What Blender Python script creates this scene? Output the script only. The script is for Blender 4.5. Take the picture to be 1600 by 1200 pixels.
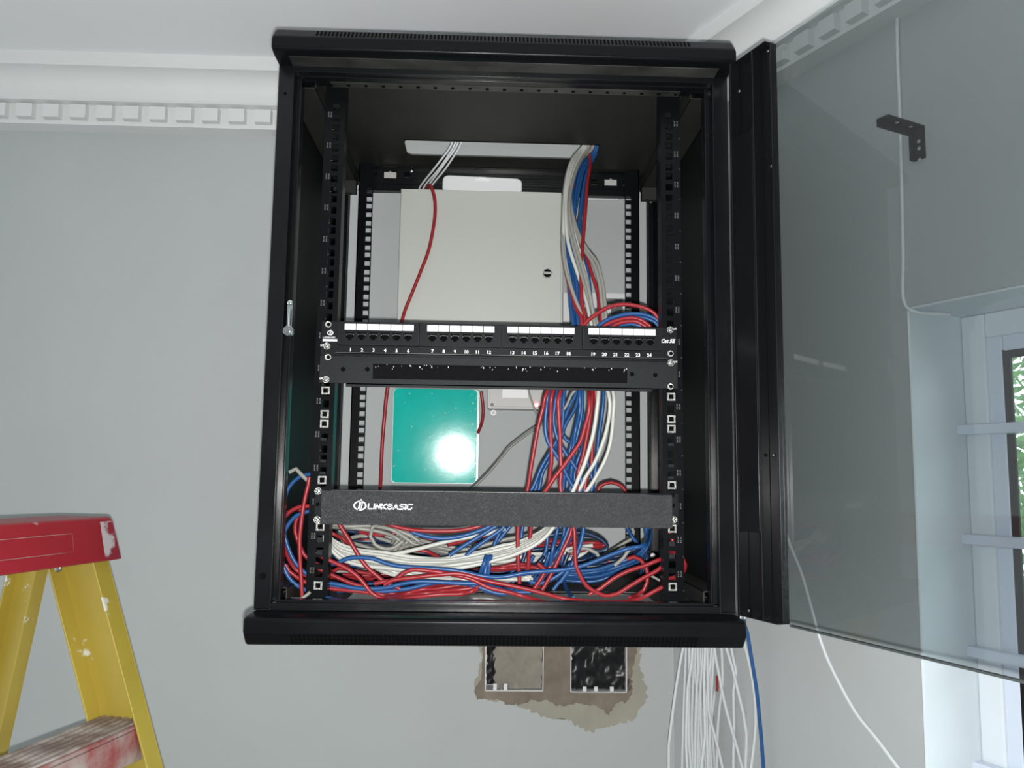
import bpy, math, random
from math import sin, cos, pi, radians
from mathutils import Vector, Matrix, noise
random.seed(7)
for _o in list(bpy.data.objects): bpy.data.objects.remove(_o)
S = bpy.context.scene
COL = S.collection

# ------------------------------------------------------------------ camera, world, lights, exposure
H = 2.34                         # height of the working origin (first rack unit mark) above the floor
RM = ((0.9993890540758235, -0.03226059451671338, 0.013445171432860125),
      (0.030564972207854504, 0.9933019843105984, 0.11143137098035188),
      (-0.016949957739294728, -0.11095234114725082, 0.9936811746866195))
CAM = Vector((-0.017201516487728368, -1.1022539458436404, -0.49655955514983235))
FPX = 1284.3287
cd = bpy.data.cameras.new('camera'); cam = bpy.data.objects.new('camera', cd); COL.objects.link(cam)
cd.sensor_width = 36.0; cd.lens = FPX * 36.0 / 1600.0; cd.clip_start = 0.02; cd.clip_end = 100
_r, _f, _u = Vector(RM[0]), Vector(RM[1]), Vector(RM[2])
m = Matrix((( _r.x, _u.x, -_f.x), (_r.y, _u.y, -_f.y), (_r.z, _u.z, -_f.z))).to_4x4()
m.translation = CAM + Vector((0, 0, H)); cam.matrix_world = m
S.camera = cam

S.view_settings.view_transform = 'Standard'; S.view_settings.look = 'None'
S.view_settings.gamma = 1.0; S.view_settings.use_curve_mapping = False
S.view_settings.exposure = 0.82

w = bpy.data.worlds.new('world'); S.world = w; w.use_nodes = True
nt = w.node_tree; nt.nodes.clear()
tc = nt.nodes.new('ShaderNodeTexCoord'); dp = nt.nodes.new('ShaderNodeVectorMath'); dp.operation = 'DOT_PRODUCT'
dp.inputs[1].default_value = (0.86, 0.40, 0.30)
mr = nt.nodes.new('ShaderNodeMapRange'); mr.inputs['From Min'].default_value = 0.0; mr.inputs['From Max'].default_value = 0.7
mr.inputs['To Min'].default_value = 0.85; mr.inputs['To Max'].default_value = 3.2
bg = nt.nodes.new('ShaderNodeBackground'); bg.inputs['Color'].default_value = (0.86, 0.95, 1.0, 1)
wo = nt.nodes.new('ShaderNodeOutputWorld')
nt.links.new(tc.outputs['Generated'], dp.inputs[0]); nt.links.new(dp.outputs['Value'], mr.inputs['Value'])
d2 = nt.nodes.new('ShaderNodeVectorMath'); d2.operation = 'DOT_PRODUCT'; d2.inputs[1].default_value = (0, -0.98, -0.17)   # the dim depth of the room
m2 = nt.nodes.new('ShaderNodeMapRange'); m2.inputs['From Min'].default_value = 0.35; m2.inputs['From Max'].default_value = 0.85; m2.inputs['To Min'].default_value = 1.0; m2.inputs['To Max'].default_value = 0.14
mul = nt.nodes.new('ShaderNodeMath'); mul.operation = 'MULTIPLY'
nt.links.new(tc.outputs['Generated'], d2.inputs[0]); nt.links.new(d2.outputs['Value'], m2.inputs['Value']); nt.links.new(mr.outputs['Result'], mul.inputs[0]); nt.links.new(m2.outputs['Result'], mul.inputs[1])
nt.links.new(mul.outputs[0], bg.inputs['Strength']); nt.links.new(bg.outputs[0], wo.inputs['Surface'])

# the phone's flash beside its lens
fl = bpy.data.lights.new('flash', 'AREA'); fl.shape = 'DISK'; fl.size = 0.012; fl.energy = 9.5; fl.color = (1.0, 0.985, 0.96)
fo = bpy.data.objects.new('flash', fl); COL.objects.link(fo)
fm = m.copy(); fm.translation = CAM + Vector((0.005, -0.01, H - 0.022)); fo.matrix_world = fm

# ------------------------------------------------------------------ helpers
def ray(px, py):
    a = ((px - 800) / FPX, 1.0, (600 - py) / FPX)
    return Vector([sum(RM[i][j] * a[i] for i in range(3)) for j in range(3)])
def at(px, py, Y):
    d = ray(px, py); return CAM + d * ((Y - CAM.y) / d.y)
A25 = radians(25)
WP0 = Vector((0.333, 0.44, 0)); WD = Vector((sin(A25), -cos(A25), 0)); WN = Vector((cos(A25), sin(A25), 0))
def rw(s, z, off=0.0):            # a point on the right wall: s along it from the corner, off into it
    p = WP0 + WD * s + WN * off; p.z = z; return p
def at_rw(px, py, off):
    d = ray(px, py); t = (WP0 + WN * off - CAM).dot(WN) / d.dot(WN); return CAM + d * t

class MB:
    def __init__(s): s.v = []; s.f = []; s.mi = []; s.cur = 0
    def add(s, vs, fs):
        b = len(s.v); s.v += [Vector(v) for v in vs]; s.f += [tuple(b + i for i in f) for f in fs]; s.mi += [s.cur] * len(fs); return s
    def box(s, x0, x1, y0, y1, z0, z1):
        return s.obox(Vector(((x0 + x1) / 2, (y0 + y1) / 2, (z0 + z1) / 2)), Vector((1, 0, 0)) * (x1 - x0) / 2, Vector((0, 1, 0)) * (y1 - y0) / 2, Vector((0, 0, 1)) * (z1 - z0) / 2)
    def obox(s, c, a, b, d):
        vs = [c + a * i + b * j + d * k for i in (-1, 1) for j in (-1, 1) for k in (-1, 1)]
        fs = [(0, 1, 3, 2), (4, 6, 7, 5), (0, 4, 5, 1), (2, 3, 7, 6), (0, 2, 6, 4), (1, 5, 7, 3)]
        if a.cross(b).dot(d) < 0: fs = [f[::-1] for f in fs]
        return s.add(vs, fs)
    def prism(s, poly, off):          # poly: 3D points, extruded by vector off
        n = len(poly); off = Vector(off); P = [Vector(p) for p in poly]
        nn = sum(((P[i] - P[0]).cross(P[(i + 1) % n] - P[0]) for i in range(n)), Vector())
        fs = [tuple(range(n)), tuple(range(2 * n - 1, n - 1, -1))] + [(i, n + i, n + (i + 1) % n, (i + 1) % n) for i in range(n)]
        if nn.dot(off) > 0: fs = [f[::-1] for f in fs]
        return s.add(P + [p + off for p in P], fs)
    def cyl(s, p0, p1, r, n=16, r1=None):
        p0, p1 = Vector(p0), Vector(p1); r1 = r if r1 is None else r1
        t = (p1 - p0).normalized(); a = t.orthogonal().normalized(); b = t.cross(a)
        vs = [p0 + (a * cos(2 * pi * i / n) + b * sin(2 * pi * i / n)) * r for i in range(n)] + [p1 + (a * cos(2 * pi * i / n) + b * sin(2 * pi * i / n)) * r1 for i in range(n)]
        fs = [tuple(range(n - 1, -1, -1)), tuple(range(n, 2 * n))] + [(i, (i + 1) % n, n + (i + 1) % n, n + i) for i in range(n)]
        return s.add(vs, fs)
    def dome(s, c, r, ax, h, n=12, k=4):
        ax = Vector(ax).normalized(); a = ax.orthogonal().normalized(); b = ax.cross(a); c = Vector(c); vs = []
        for j in range(k):
            t = j / k * pi / 2
            vs += [c + (a * cos(2 * pi * i / n) + b * sin(2 * pi * i / n)) * r * cos(t) + ax * h * sin(t) for i in range(n)]
        vs.append(c + ax * h); fs = [tuple(range(n - 1, -1, -1))]
        for j in range(k - 1):
            fs += [(j * n + i, j * n + (i + 1) % n, (j + 1) * n + (i + 1) % n, (j + 1) * n + i) for i in range(n)]
        fs += [((k - 1) * n + i, (k - 1) * n + (i + 1) % n, k * n) for i in range(n)]
        return s.add(vs, fs)
    def tube(s, pts, r, n=8, step=0.006):
        P = catmull(pts, step); 
        t = (P[1] - P[0]).normalized(); a = t.orthogonal().normalized(); vs = []
        for i, p in enumerate(P):
            t = (P[min(i + 1, len(P) - 1)] - P[max(i - 1, 0)]).normalized()
            a = (a - t * a.dot(t)).normalized(); b = t.cross(a)
            vs += [p + (a * cos(2 * pi * k / n) + b * sin(2 * pi * k / n)) * r for k in range(n)]
        L = len(P); fs = [tuple(range(n - 1, -1, -1)), tuple((L - 1) * n + k for k in range(n))]
        fs += [(i * n + k, i * n + (k + 1) % n, (i + 1) * n + (k + 1) % n, (i + 1) * n + k) for i in range(L - 1) for k in range(n)]
        return s.add(vs, fs)
def catmull(pts, step):
    P = [Vector(p) for p in pts]; P = [P[0] * 2 - P[1]] + P + [P[-1] * 2 - P[-2]]; out = []
    for i in range(1, len(P) - 2):
        a, b, c, d = P[i - 1], P[i], P[i + 1], P[i + 2]; n = max(1, int((c - b).length / step))
        for k in range(n):
            t = k / n
            out.append(0.5 * ((2 * b) + (c - a) * t + (2 * a - 5 * b + 4 * c - d) * t * t + (3 * b - a - 3 * c + d) * t ** 3))
    out.append(P[-2]); return out

def tag(o, label=None, cat=None, group=None, kind=None):
    if label: o['label'] = label
    if cat: o['category'] = cat
    if group: o['group'] = group
    if kind: o['kind'] = kind
    return o
ORG = {}                                  # working-space origin of each object
def thing(name, loc, label, cat, group=None):
    o = bpy.data.objects.new(name, None); COL.objects.link(o); o.empty_display_size = 0.02
    o.location = Vector(loc) + Vector((0, 0, H)); ORG[o] = Vector(loc); return tag(o, label, cat, group)
def obj(name, mb, mats, parent=None, bevel=0, smooth=True, ang=35, seg=2):
    if parent is None:
        xs = [v.x for v in mb.v]; ys = [v.y for v in mb.v]; zs = [v.z for v in mb.v]
        org = Vector(((min(xs) + max(xs)) / 2, (min(ys) + max(ys)) / 2, min(zs)))
    else: org = ORG[parent]
    me = bpy.data.meshes.new(name); me.from_pydata([v - org for v in mb.v], [], mb.f)
    mats = mats if isinstance(mats, (list, tuple)) else [mats]
    for mm in mats: me.materials.append(mm)
    if len(mats) > 1: me.polygons.foreach_set('material_index', mb.mi)
    me.update()
    if smooth:
        me.polygons.foreach_set('use_smooth', [True] * len(me.polygons)); me.set_sharp_from_angle(angle=radians(ang))
    o = bpy.data.objects.new(name, me); COL.objects.link(o); ORG[o] = org
    if parent is None: o.location = org + Vector((0, 0, H))
    else: o.parent = parent
    if bevel:
        b = o.modifiers.new('bevel', 'BEVEL'); b.width = bevel; b.segments = seg; b.limit_method = 'ANGLE'; b.angle_limit = radians(40); b.harden_normals = True
    return o
def struct(name, mb, mats, parent=None, **k):
    o = obj(name, mb, mats, parent, **k)
    if parent is None: o['kind'] = 'structure'
    return o
def text_mesh(txt, size, origin, xax, zax, align='CENTER', bold=0.0, shear=0.0, sx=1.0, depth=0.0001):
    cu = bpy.data.curves.new('t', 'FONT'); cu.body = txt; cu.size = size; cu.align_x = align; cu.align_y = 'CENTER'
    cu.offset = bold; cu.shear = shear; cu.resolution_u = 2
    o = bpy.data.objects.new('t', cu); COL.objects.link(o); dg = bpy.context.evaluated_depsgraph_get()
    me = bpy.data.meshes.new_from_object(o.evaluated_get(dg)); bpy.data.objects.remove(o)
    mb = MB(); xa, za = Vector(xax), Vector(zax); nn = xa.cross(za)
    mb.add([Vector(origin) + xa * v.co.x * sx + za * v.co.y + nn * depth for v in me.vertices], [tuple(p.vertices) for p in me.polygons])
    bpy.data.meshes.remove(me); return mb

# ------------------------------------------------------------------ materials
def mat(name, col, rough=0.5, metal=0.0, spec=0.5, var=0.0, vscale=8.0, bump=0.0, bscale=60.0, emit=None, estr=0.0, dust=None, coat=0.0, rvar=0.0):
    mm = bpy.data.materials.new(name); mm.use_nodes = True; n = mm.node_tree.nodes; L = mm.node_tree.links
    b = n['Principled BSDF']; b.inputs['Base Color'].default_value = (*col, 1); b.inputs['Roughness'].default_value = rough
    b.inputs['Metallic'].default_value = metal; b.inputs['Specular IOR Level'].default_value = spec; b.inputs['Coat Weight'].default_value = coat
    tc = n.new('ShaderNodeTexCoord')
    if var or dust:
        tx = n.new('ShaderNodeTexNoise'); tx.inputs['Scale'].default_value = vscale; tx.inputs['Detail'].default_value = 5; tx.inputs['Roughness'].default_value = 0.6
        L.new(tc.outputs['Object'], tx.inputs['Vector']); r = n.new('ShaderNodeValToRGB'); L.new(tx.outputs['Fac'], r.inputs['Fac'])
        if dust:
            r.color_ramp.elements[0].position = dust[1]; r.color_ramp.elements[1].position = dust[2]
            r.color_ramp.elements[0].color = (*col, 1); r.color_ramp.elements[1].color = (*dust[0], 1)
        else:
            r.color_ramp.elements[0].position = 0.3; r.color_ramp.elements[1].position = 0.7
            r.color_ramp.elements[0].color = (*[c * (1 - var) for c in col], 1); r.color_ramp.elements[1].color = (*[min(1, c * (1 + var)) for c in col], 1)
        L.new(r.outputs['Color'], b.inputs['Base Color'])
    if rvar:
        t3 = n.new('ShaderNodeTexNoise'); t3.inputs['Scale'].default_value = 14; t3.inputs['Detail'].default_value = 6; L.new(tc.outputs['Object'], t3.inputs['Vector'])
        m3 = n.new('ShaderNodeMapRange'); m3.inputs['From Min'].default_value = .3; m3.inputs['From Max'].default_value = .7
        m3.inputs['To Min'].default_value = max(0.05, rough - rvar); m3.inputs['To Max'].default_value = rough + rvar
        L.new(t3.outputs['Fac'], m3.inputs['Value']); L.new(m3.outputs['Result'], b.inputs['Roughness'])
    if bump:
        t2 = n.new('ShaderNodeTexNoise'); t2.inputs['Scale'].default_value = bscale; t2.inputs['Detail'].default_value = 4
        L.new(tc.outputs['Object'], t2.inputs['Vector']); bp = n.new('ShaderNodeBump'); bp.inputs['Strength'].default_value = bump; bp.inputs['Distance'].default_value = 0.002
        L.new(t2.outputs['Fac'], bp.inputs['Height']); L.new(bp.outputs['Normal'], b.inputs['Normal'])
    if emit: b.inputs['Emission Color'].default_value = (*emit, 1); b.inputs['Emission Strength'].default_value = estr
    return mm
M = {}
M['wall'] = mat('wall_paint', (0.435, 0.462, 0.462), 0.75, var=0.035, vscale=2.5, bump=0.12, bscale=90)
M['wall_side'] = mat('wall_paint_side', (0.435, 0.462, 0.462), 0.75, var=0.03, vscale=2.5, bump=0.12, bscale=90)
M['ceil'] = mat('ceiling_paint', (0.79, 0.80, 0.82), 0.85, var=0.02, vscale=2)
M['plaster'] = mat('white_plaster', (0.70, 0.72, 0.715), 0.6, var=0.02, vscale=6)
M['reveal'] = mat('reveal_paint', (0.67, 0.72, 0.76), 0.6, var=0.04, vscale=6)
M['floor'] = mat('floor_screed', (0.30, 0.28, 0.25), 0.7, var=0.15, vscale=3)
M['black'] = mat('black_powder_coat', (0.0045, 0.005, 0.006), 0.28, spec=0.11, bump=0.04, bscale=400, rvar=0.05)
M['black_gloss'] = mat('black_gloss_paint', (0.0055, 0.006, 0.007), 0.24, spec=0.24, rvar=0.05)
M['side'] = mat('black_side_panel_paint', (0.007, 0.0075, 0.008), 0.5, spec=0.15)
M['dusty'] = mat('black_paint_with_dust', (0.010, 0.010, 0.010), 0.5, dust=((0.055, 0.055, 0.052), 0.35, 0.62), vscale=9, rvar=0.1)
M['roof'] = mat('black_roof_with_dust_film', (0.012, 0.012, 0.012), 0.55, dust=((0.024, 0.024, 0.022), 0.25, 0.5), vscale=7, spec=0.3)
M['plate'] = mat('charcoal_panel_coat', (0.017, 0.0195, 0.021), 0.48, spec=0.12, bump=0.1, bscale=300)
M['hammer'] = mat('hammered_charcoal_coat', (0.018, 0.019, 0.022), 0.30, spec=0.36, bump=0.75, bscale=620, dust=((0.045, 0.048, 0.055), 0.48, 0.74), vscale=420)
M['module'] = mat('black_moulded_plastic', (0.010, 0.011, 0.0125), 0.40, spec=0.12)
M['void'] = mat('dark_socket_plastic', (0.003, 0.003, 0.003), 0.7, spec=0.04)
M['steel'] = mat('bright_zinc', (0.42, 0.42, 0.41), 0.36, metal=1.0, bump=0.3, bscale=500)
M['nut'] = mat('dull_zinc', (0.26, 0.26, 0.255), 0.42, metal=1.0, bump=0.4, bscale=700)
M['darkedge'] = mat('dark_green_glass_edge', (0.05, 0.06, 0.062), 0.3)
M['chrome'] = mat('chrome', (0.75, 0.76, 0.77), 0.15, metal=1.0)
M['edge'] = mat('bare_steel_edge', (0.16, 0.16, 0.16), 0.4, metal=1.0)
M['labelw'] = mat('white_label_card', (0.86, 0.86, 0.88), 0.5)
M['ink'] = mat('white_printing', (0.80, 0.82, 0.84), 0.5)
M['inkdim'] = mat('grey_printing', (0.20, 0.20, 0.20), 0.5)
M['board'] = mat('cream_enamelled_steel', (0.50, 0.52, 0.485), 0.4, bump=0.03, bscale=300)
M['whitep'] = mat('white_plastic', (0.72, 0.73, 0.74), 0.35)
M['greyp'] = mat('pale_grey_plastic', (0.50, 0.50, 0.49), 0.45)
M['teal'] = mat('turquoise_glossy_film', (0.012, 0.50, 0.43), 0.10, spec=0.22, var=0.06, vscale=30, bump=0.06, bscale=22)
M['tealedge'] = mat('clear_film_edge', (0.45, 0.60, 0.57), 0.3)
M['red'] = mat('red_cable_jacket', (0.30, 0.020, 0.027), 0.36, spec=0.4)
M['blue'] = mat('blue_cable_jacket', (0.018, 0.085, 0.255), 0.36, spec=0.4)
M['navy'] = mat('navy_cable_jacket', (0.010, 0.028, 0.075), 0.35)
M['grey'] = mat('grey_cable_jacket', (0.29, 0.29, 0.265), 0.4)
M['white'] = mat('white_cable_jacket', (0.54, 0.55, 0.51), 0.4)
M['coolwhite'] = mat('cool_white_cable_jacket', (0.62, 0.65, 0.66), 0.4)
M['darkgrey'] = mat('dark_grey_jacket_and_shadow', (0.07, 0.07, 0.065), 0.4)  # dark jackets, and the shadow line modelled beside the pale grey cable
M['yellow'] = mat('yellow_fibreglass', (0.44, 0.335, 0.05), 0.42, var=0.10, vscale=7, bump=0.1, bscale=120)
M['led'] = mat('red_led', (0.8, 0.05, 0.05), 0.4, emit=(1.0, 0.12, 0.14), estr=12)
M['pvc'] = mat('white_window_frame', (0.62, 0.68, 0.78), 0.35)
M['gasket'] = mat('black_rubber_gasket', (0.008, 0.010, 0.010), 0.6, spec=0.1)
M['leaf'] = mat('green_leaf', (0.26, 0.46, 0.20), 0.5, var=0.5, vscale=4)
M['bark'] = mat('brown_bark', (0.10, 0.07, 0.05), 0.8)
M['lawn'] = mat('lawn', (0.08, 0.16, 0.04), 0.9, var=0.3, vscale=5)
M['blackfilm'] = mat('crumpled_black_plastic', (0.010, 0.010, 0.011), 0.32, spec=0.3, bump=0.4, bscale=45)
M['paper'] = mat('crumpled_brown_grey_paper', (0.25, 0.225, 0.19), 0.75, var=0.25, vscale=14, bump=1.0, bscale=30)
M['mortar'] = mat('brown_cement_mortar', (0.20, 0.165, 0.13), 0.9, var=0.25, vscale=22, bump=0.8, bscale=70)
M['filler'] = mat('tan_wall_filler', (0.33, 0.315, 0.26), 0.85, var=0.10, vscale=14, bump=0.2, bscale=60)
M['bristle'] = mat('black_nylon_bristle', (0.006, 0.006, 0.007), 0.8, spec=0.08)

def splotch(name, base, paint, scale, lo, hi, rough=0.4, stretch=(1, 1, 1)):
    mm = mat(name, base, rough, var=0.08, vscale=6); n = mm.node_tree.nodes; L = mm.node_tree.links; b = n['Principled BSDF']
    src = b.inputs['Base Color'].links[0].from_socket
    tc = n.new('ShaderNodeTexCoord'); mp = n.new('ShaderNodeMapping'); mp.inputs['Scale'].default_value = stretch
    t = n.new('ShaderNodeTexNoise'); t.inputs['Scale'].default_value = scale; t.inputs['Detail'].default_value = 6; t.inputs['Roughness'].default_value = 0.62
    L.new(tc.outputs['Object'], mp.inputs['Vector']); L.new(mp.outputs['Vector'], t.inputs['Vector'])
    r = n.new('ShaderNodeValToRGB'); r.color_ramp.elements[0].position = lo; r.color_ramp.elements[1].position = hi
    L.new(t.outputs['Fac'], r.inputs['Fac']); mx = n.new('ShaderNodeMix'); mx.data_type = 'RGBA'
    L.new(r.outputs['Color'], mx.inputs['Factor']); L.new(src, mx.inputs['A']); mx.inputs['B'].default_value = (*paint, 1)
    L.new(mx.outputs['Result'], b.inputs['Base Color']); return mm
M['ladred'] = splotch('red_plastic_with_paint_spots', (0.33, 0.022, 0.032), (0.55, 0.50, 0.50), 9, 0.66, 0.70)
M['ladend'] = splotch('red_plastic_smeared_with_paint', (0.30, 0.03, 0.045), (0.55, 0.50, 0.52), 22, 0.50, 0.58)
M['stepred'] = splotch('worn_red_step_tread', (0.30, 0.06, 0.06), (0.42, 0.36, 0.33), 14, 0.40, 0.62, stretch=(1, 1, 1))
M['stepgrey'] = splotch('scuffed_step_ridges', (0.22, 0.17, 0.15), (0.50, 0.45, 0.42), 18, 0.42, 0.62)
M['yellowp'] = splotch('yellow_fibreglass_with_paint', (0.44, 0.335, 0.05), (0.70, 0.69, 0.62), 13, 0.635, 0.66)

def sheet_glass(name, tint, rough, smear):
    gm = bpy.data.materials.new(name); gm.use_nodes = True; n = gm.node_tree.nodes; L = gm.node_tree.links; n.clear()
    out = n.new('ShaderNodeOutputMaterial'); tr = n.new('ShaderNodeBsdfTransparent'); tr.inputs['Color'].default_value = (*tint, 1)
    gl = n.new('ShaderNodeBsdfGlossy'); gl.inputs['Roughness'].default_value = rough; fr = n.new('ShaderNodeFresnel'); fr.inputs['IOR'].default_value = 1.45
    ge = n.new('ShaderNodeNewGeometry'); inv = n.new('ShaderNodeMath'); inv.operation = 'SUBTRACT'; inv.inputs[0].default_value = 1.0; L.new(ge.outputs['Backfacing'], inv.inputs[1])
    mu = n.new('ShaderNodeMath'); mu.operation = 'MULTIPLY'; L.new(fr.outputs[0], mu.inputs[0]); L.new(inv.outputs[0], mu.inputs[1])
    mx = n.new('ShaderNodeMixShader'); L.new(mu.outputs[0], mx.inputs[0]); L.new(tr.outputs[0], mx.inputs[1]); L.new(gl.outputs[0], mx.inputs[2]); last = mx.outputs[0]
    if smear:                                 # faint smears of dust on the glass
        tcg = n.new('ShaderNodeTexCoord'); tn = n.new('ShaderNodeTexNoise'); tn.inputs['Scale'].default_value = 13; tn.inputs['Detail'].default_value = 10; tn.inputs['Roughness'].default_value = 0.7
        rp = n.new('ShaderNodeValToRGB'); rp.color_ramp.elements[0].position = 0.66; rp.color_ramp.elements[1].position = 0.78; rp.color_ramp.elements[0].color = (0.01, 0.01, 0.01, 1); rp.color_ramp.elements[1].color = (0.09, 0.09, 0.09, 1)
        df = n.new('ShaderNodeBsdfDiffuse'); df.inputs['Color'].default_value = (0.6, 0.62, 0.62, 1); mx2 = n.new('ShaderNodeMixShader')
        L.new(tcg.outputs['Object'], tn.inputs['Vector']); L.new(tn.outputs['Fac'], rp.inputs['Fac']); L.new(rp.outputs['Color'], mx2.inputs[0])
        L.new(mx.outputs[0], mx2.inputs[1]); L.new(df.outputs[0], mx2.inputs[2]); last = mx2.outputs[0]
    L.new(last, out.inputs['Surface']); return gm
M['smoked'] = sheet_glass('smoked_door_glass', (0.71, 0.73, 0.735), 0.02, True)
M['pane'] = sheet_glass('clear_window_glass', (0.96, 0.98, 0.975), 0.0, False)

_n = M['leaf'].node_tree.nodes; _l = M['leaf'].node_tree.links; _b = _n['Principled BSDF']; _t = _n.new('ShaderNodeBsdfTranslucent'); _m = _n.new('ShaderNodeMixShader')
_m.inputs[0].default_value = 0.6; _l.new(_b.inputs['Base Color'].links[0].from_socket, _t.inputs['Color']); _l.new(_b.outputs[0], _m.inputs[1]); _l.new(_t.outputs[0], _m.inputs[2])
_l.new(_m.outputs[0], _n['Material Output'].inputs['Surface'])

# ------------------------------------------------------------------ the room
CZ = 0.262; FZ = -H; WY = 0.44
# back wall, with two rectangular openings for the buried outlet boxes
def wall_rects(x0, x1, z0, z1, holes):
    xs = sorted({x0, x1, *[h[0] for h in holes], *[h[1] for h in holes]}); zs = sorted({z0, z1, *[h[2] for h in holes], *[h[3] for h in holes]})
    for i in range(len(xs) - 1):
        for j in range(len(zs) - 1):
            cx, cz = (xs[i] + xs[i + 1]) / 2, (zs[j] + zs[j + 1]) / 2
            if any(h[0] < cx < h[1] and h[2] < cz < h[3] for h in holes): continue
            yield xs[i], xs[i + 1], zs[j], zs[j + 1]
def bx(px, py, Y=WY): return at(px, py, Y)
h1 = (bx(758, 1050).x, bx(849, 1050).x, bx(800, 1079).z, -0.735)
h2 = (bx(891, 1050).x, bx(979, 1050).x, bx(930, 1081).z, -0.735)
mb = MB()
for a in wall_rects(-2.6, 0.333, FZ, CZ, [h1, h2]): mb.box(a[0], a[1], WY, WY + 0.12, a[2], a[3])
struct('wall_back', mb, M['wall'], smooth=False)
# right wall, turned 25 degrees, with the window opening
WS0, WS1, WZ0, WZ1, TH = 0.512, 1.75, -1.45, -0.262, 0.175
mb = MB()
for a in wall_rects(-0.11, 3.2, FZ, CZ, [(WS0, WS1, WZ0, WZ1)]):
    mb.obox((rw(a[0], a[2]) + rw(a[1], a[3])) / 2 + WN * TH / 2, WD * (a[1] - a[0]) / 2, WN * TH / 2, Vector((0, 0, (a[3] - a[2]) / 2)))
struct('wall_right', mb, M['wall_side'], smooth=False)
# white lining of the window reveal
mb = MB(); T = 0.004
def rbox(mb, s0, s1, o0, o1, z0, z1): return mb.obox((rw(s0, z0, o0) + rw(s1, z1, o1)) / 2, WD * (s1 - s0) / 2, WN * (o1 - o0) / 2, Vector((0, 0, (z1 - z0) / 2)))
rbox(mb, WS0, WS0 + T, -0.001, 0.14, WZ0, WZ1); rbox(mb, WS0, WS1, -0.001, 0.14, WZ1 - T, WZ1); rbox(mb, WS0, WS1, -0.02, 0.14, WZ0, WZ0 + 0.02); rbox(mb, WS1 - T, WS1, -0.001, 0.14, WZ0, WZ1)
struct('trim_1', mb, M['reveal'], bevel=0.002)
mb = MB(); mb.box(-2.6, 2.2, -2.8, WY + 0.12, CZ, CZ + 0.1); struct('ceiling', mb, M['ceil'], smooth=False)
mb = MB(); mb.box(-2.6, 2.2, -2.8, WY + 0.12, FZ - 0.1, FZ); struct('floor', mb, M['floor'], smooth=False)

# cornice: moulded profile (distance from wall, height), dentil blocks underneath the cove
prof = [(0.0, CZ), (0.096, CZ), (0.096, 0.243)]
for k in range(9):
    t = k / 8 * pi / 2; prof.append((0.050 + 0.042 * (1 - sin(t)), 0.238 - 0.034 * (1 - cos(t)) ))
prof += [(0.050, 0.196), (0.046, 0.192), (0.030, 0.190), (0.030, 0.1575), (0.036, 0.155), (0.036, 0.149), (0.0, 0.149)]
def cornice(name, p0, d, nrm, length, pitch, phase, mitre0=0.0):
    mb = MB(); P = [Vector((p0.x, p0.y, 0)) + nrm * q[0] + Vector((0, 0, q[1])) + d * (mitre0 * q[0]) for q in prof]
    n = len(P); Q = [Vector((p0.x, p0.y, 0)) + nrm * q[0] + Vector((0, 0, q[1])) + d * length for q in prof]
    mb.add(P + Q, [(i, n + i, n + (i + 1) % n, (i + 1) % n) for i in range(n)] + [tuple(range(n)), tuple(range(2 * n - 1, n - 1, -1))])
    s = phase
    while s < length - 0.05:
        c = Vector((p0.x, p0.y, 0.1710)) + d * s
        w2, t2 = 0.0160, 0.0135
        vs = []
        for (k, g) in ((0.029, 1.0), (0.043, 0.92)):
            vs += [c + nrm * k + d * (sx * w2 * g) + Vector((0, 0, sz * t2 * g + 0.002)) for sx, sz in ((-1, -1), (1, -1), (1, 1), (-1, 1))]
        mb.add(vs, [(4, 5, 6, 7), (0, 1, 5, 4), (1, 2, 6, 5), (2, 3, 7, 6), (3, 0, 4, 7)])
        s += pitch
    me_fix = struct(name, mb, M['plaster'], ang=30)
    return me_fix
cornice('trim_2', Vector((0.333, WY, 0)), Vector((-1, 0, 0)), Vector((0, -1, 0)), 2.9, 0.0492, (0.333 - at(409, 188, 0.393).x) % 0.0492 + 0.0492, mitre0=0.47)
cornice('trim_3', WP0, WD, -WN, 3.2, 0.0492, 0.085, mitre0=0.47)

# window: frame, gaskets, pane, bars
win = bpy.data.objects.new('window_1', None); COL.objects.link(win); wb = rw(1.1, WZ0, 0.13); win.location = wb + Vector((0, 0, H)); ORG[win] = wb; win['kind'] = 'structure'
mb = MB(); fw = 0.030
def ring(mb, s0, s1, z0, z1, w, o0, o1):
    rbox(mb, s0, s0 + w, o0, o1, z0, z1); rbox(mb, s1 - w, s1, o0, o1, z0, z1); rbox(mb, s0 + w, s1 - w, o0, o1, z1 - w, z1); rbox(mb, s0 + w, s1 - w, o0, o1, z0, z0 + w)
ring(mb, WS0 + T, WS1 - T, WZ0 + 0.02, WZ1 - T, 0.034, 0.106, 0.130); obj('window_frame', mb, M['reveal'], win, bevel=0.003)
mb = MB(); ring(mb, WS0 + 0.036, WS1 - 0.036, WZ0 + 0.05, WZ1 - 0.036, 0.023, 0.1105, 0.120); obj('sash', mb, M['pvc'], win, bevel=0.003)
mb = MB(); ring(mb, WS0 + 0.057, WS1 - 0.057, WZ0 + 0.071, WZ1 - 0.057, 0.0115, 0.1115, 0.1155); obj('gasket', mb, M['gasket'], win, smooth=False)
mb = MB(); rbox(mb, WS0 + 0.061, WS1 - 0.061, 0.1125, 0.1145, WZ0 + 0.075, WZ1 - 0.061); obj('pane', mb, M['pane'], win, smooth=False)
for z in (-0.425, -0.573, -0.721, -0.869, -1.017, -1.165, -1.313):
    mb = MB(); rbox(mb, WS0, WS1, 0.088, 0.104, z - 0.007, z + 0.007); obj('security_bar', mb, M['pvc'], win, bevel=0.002)

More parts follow.
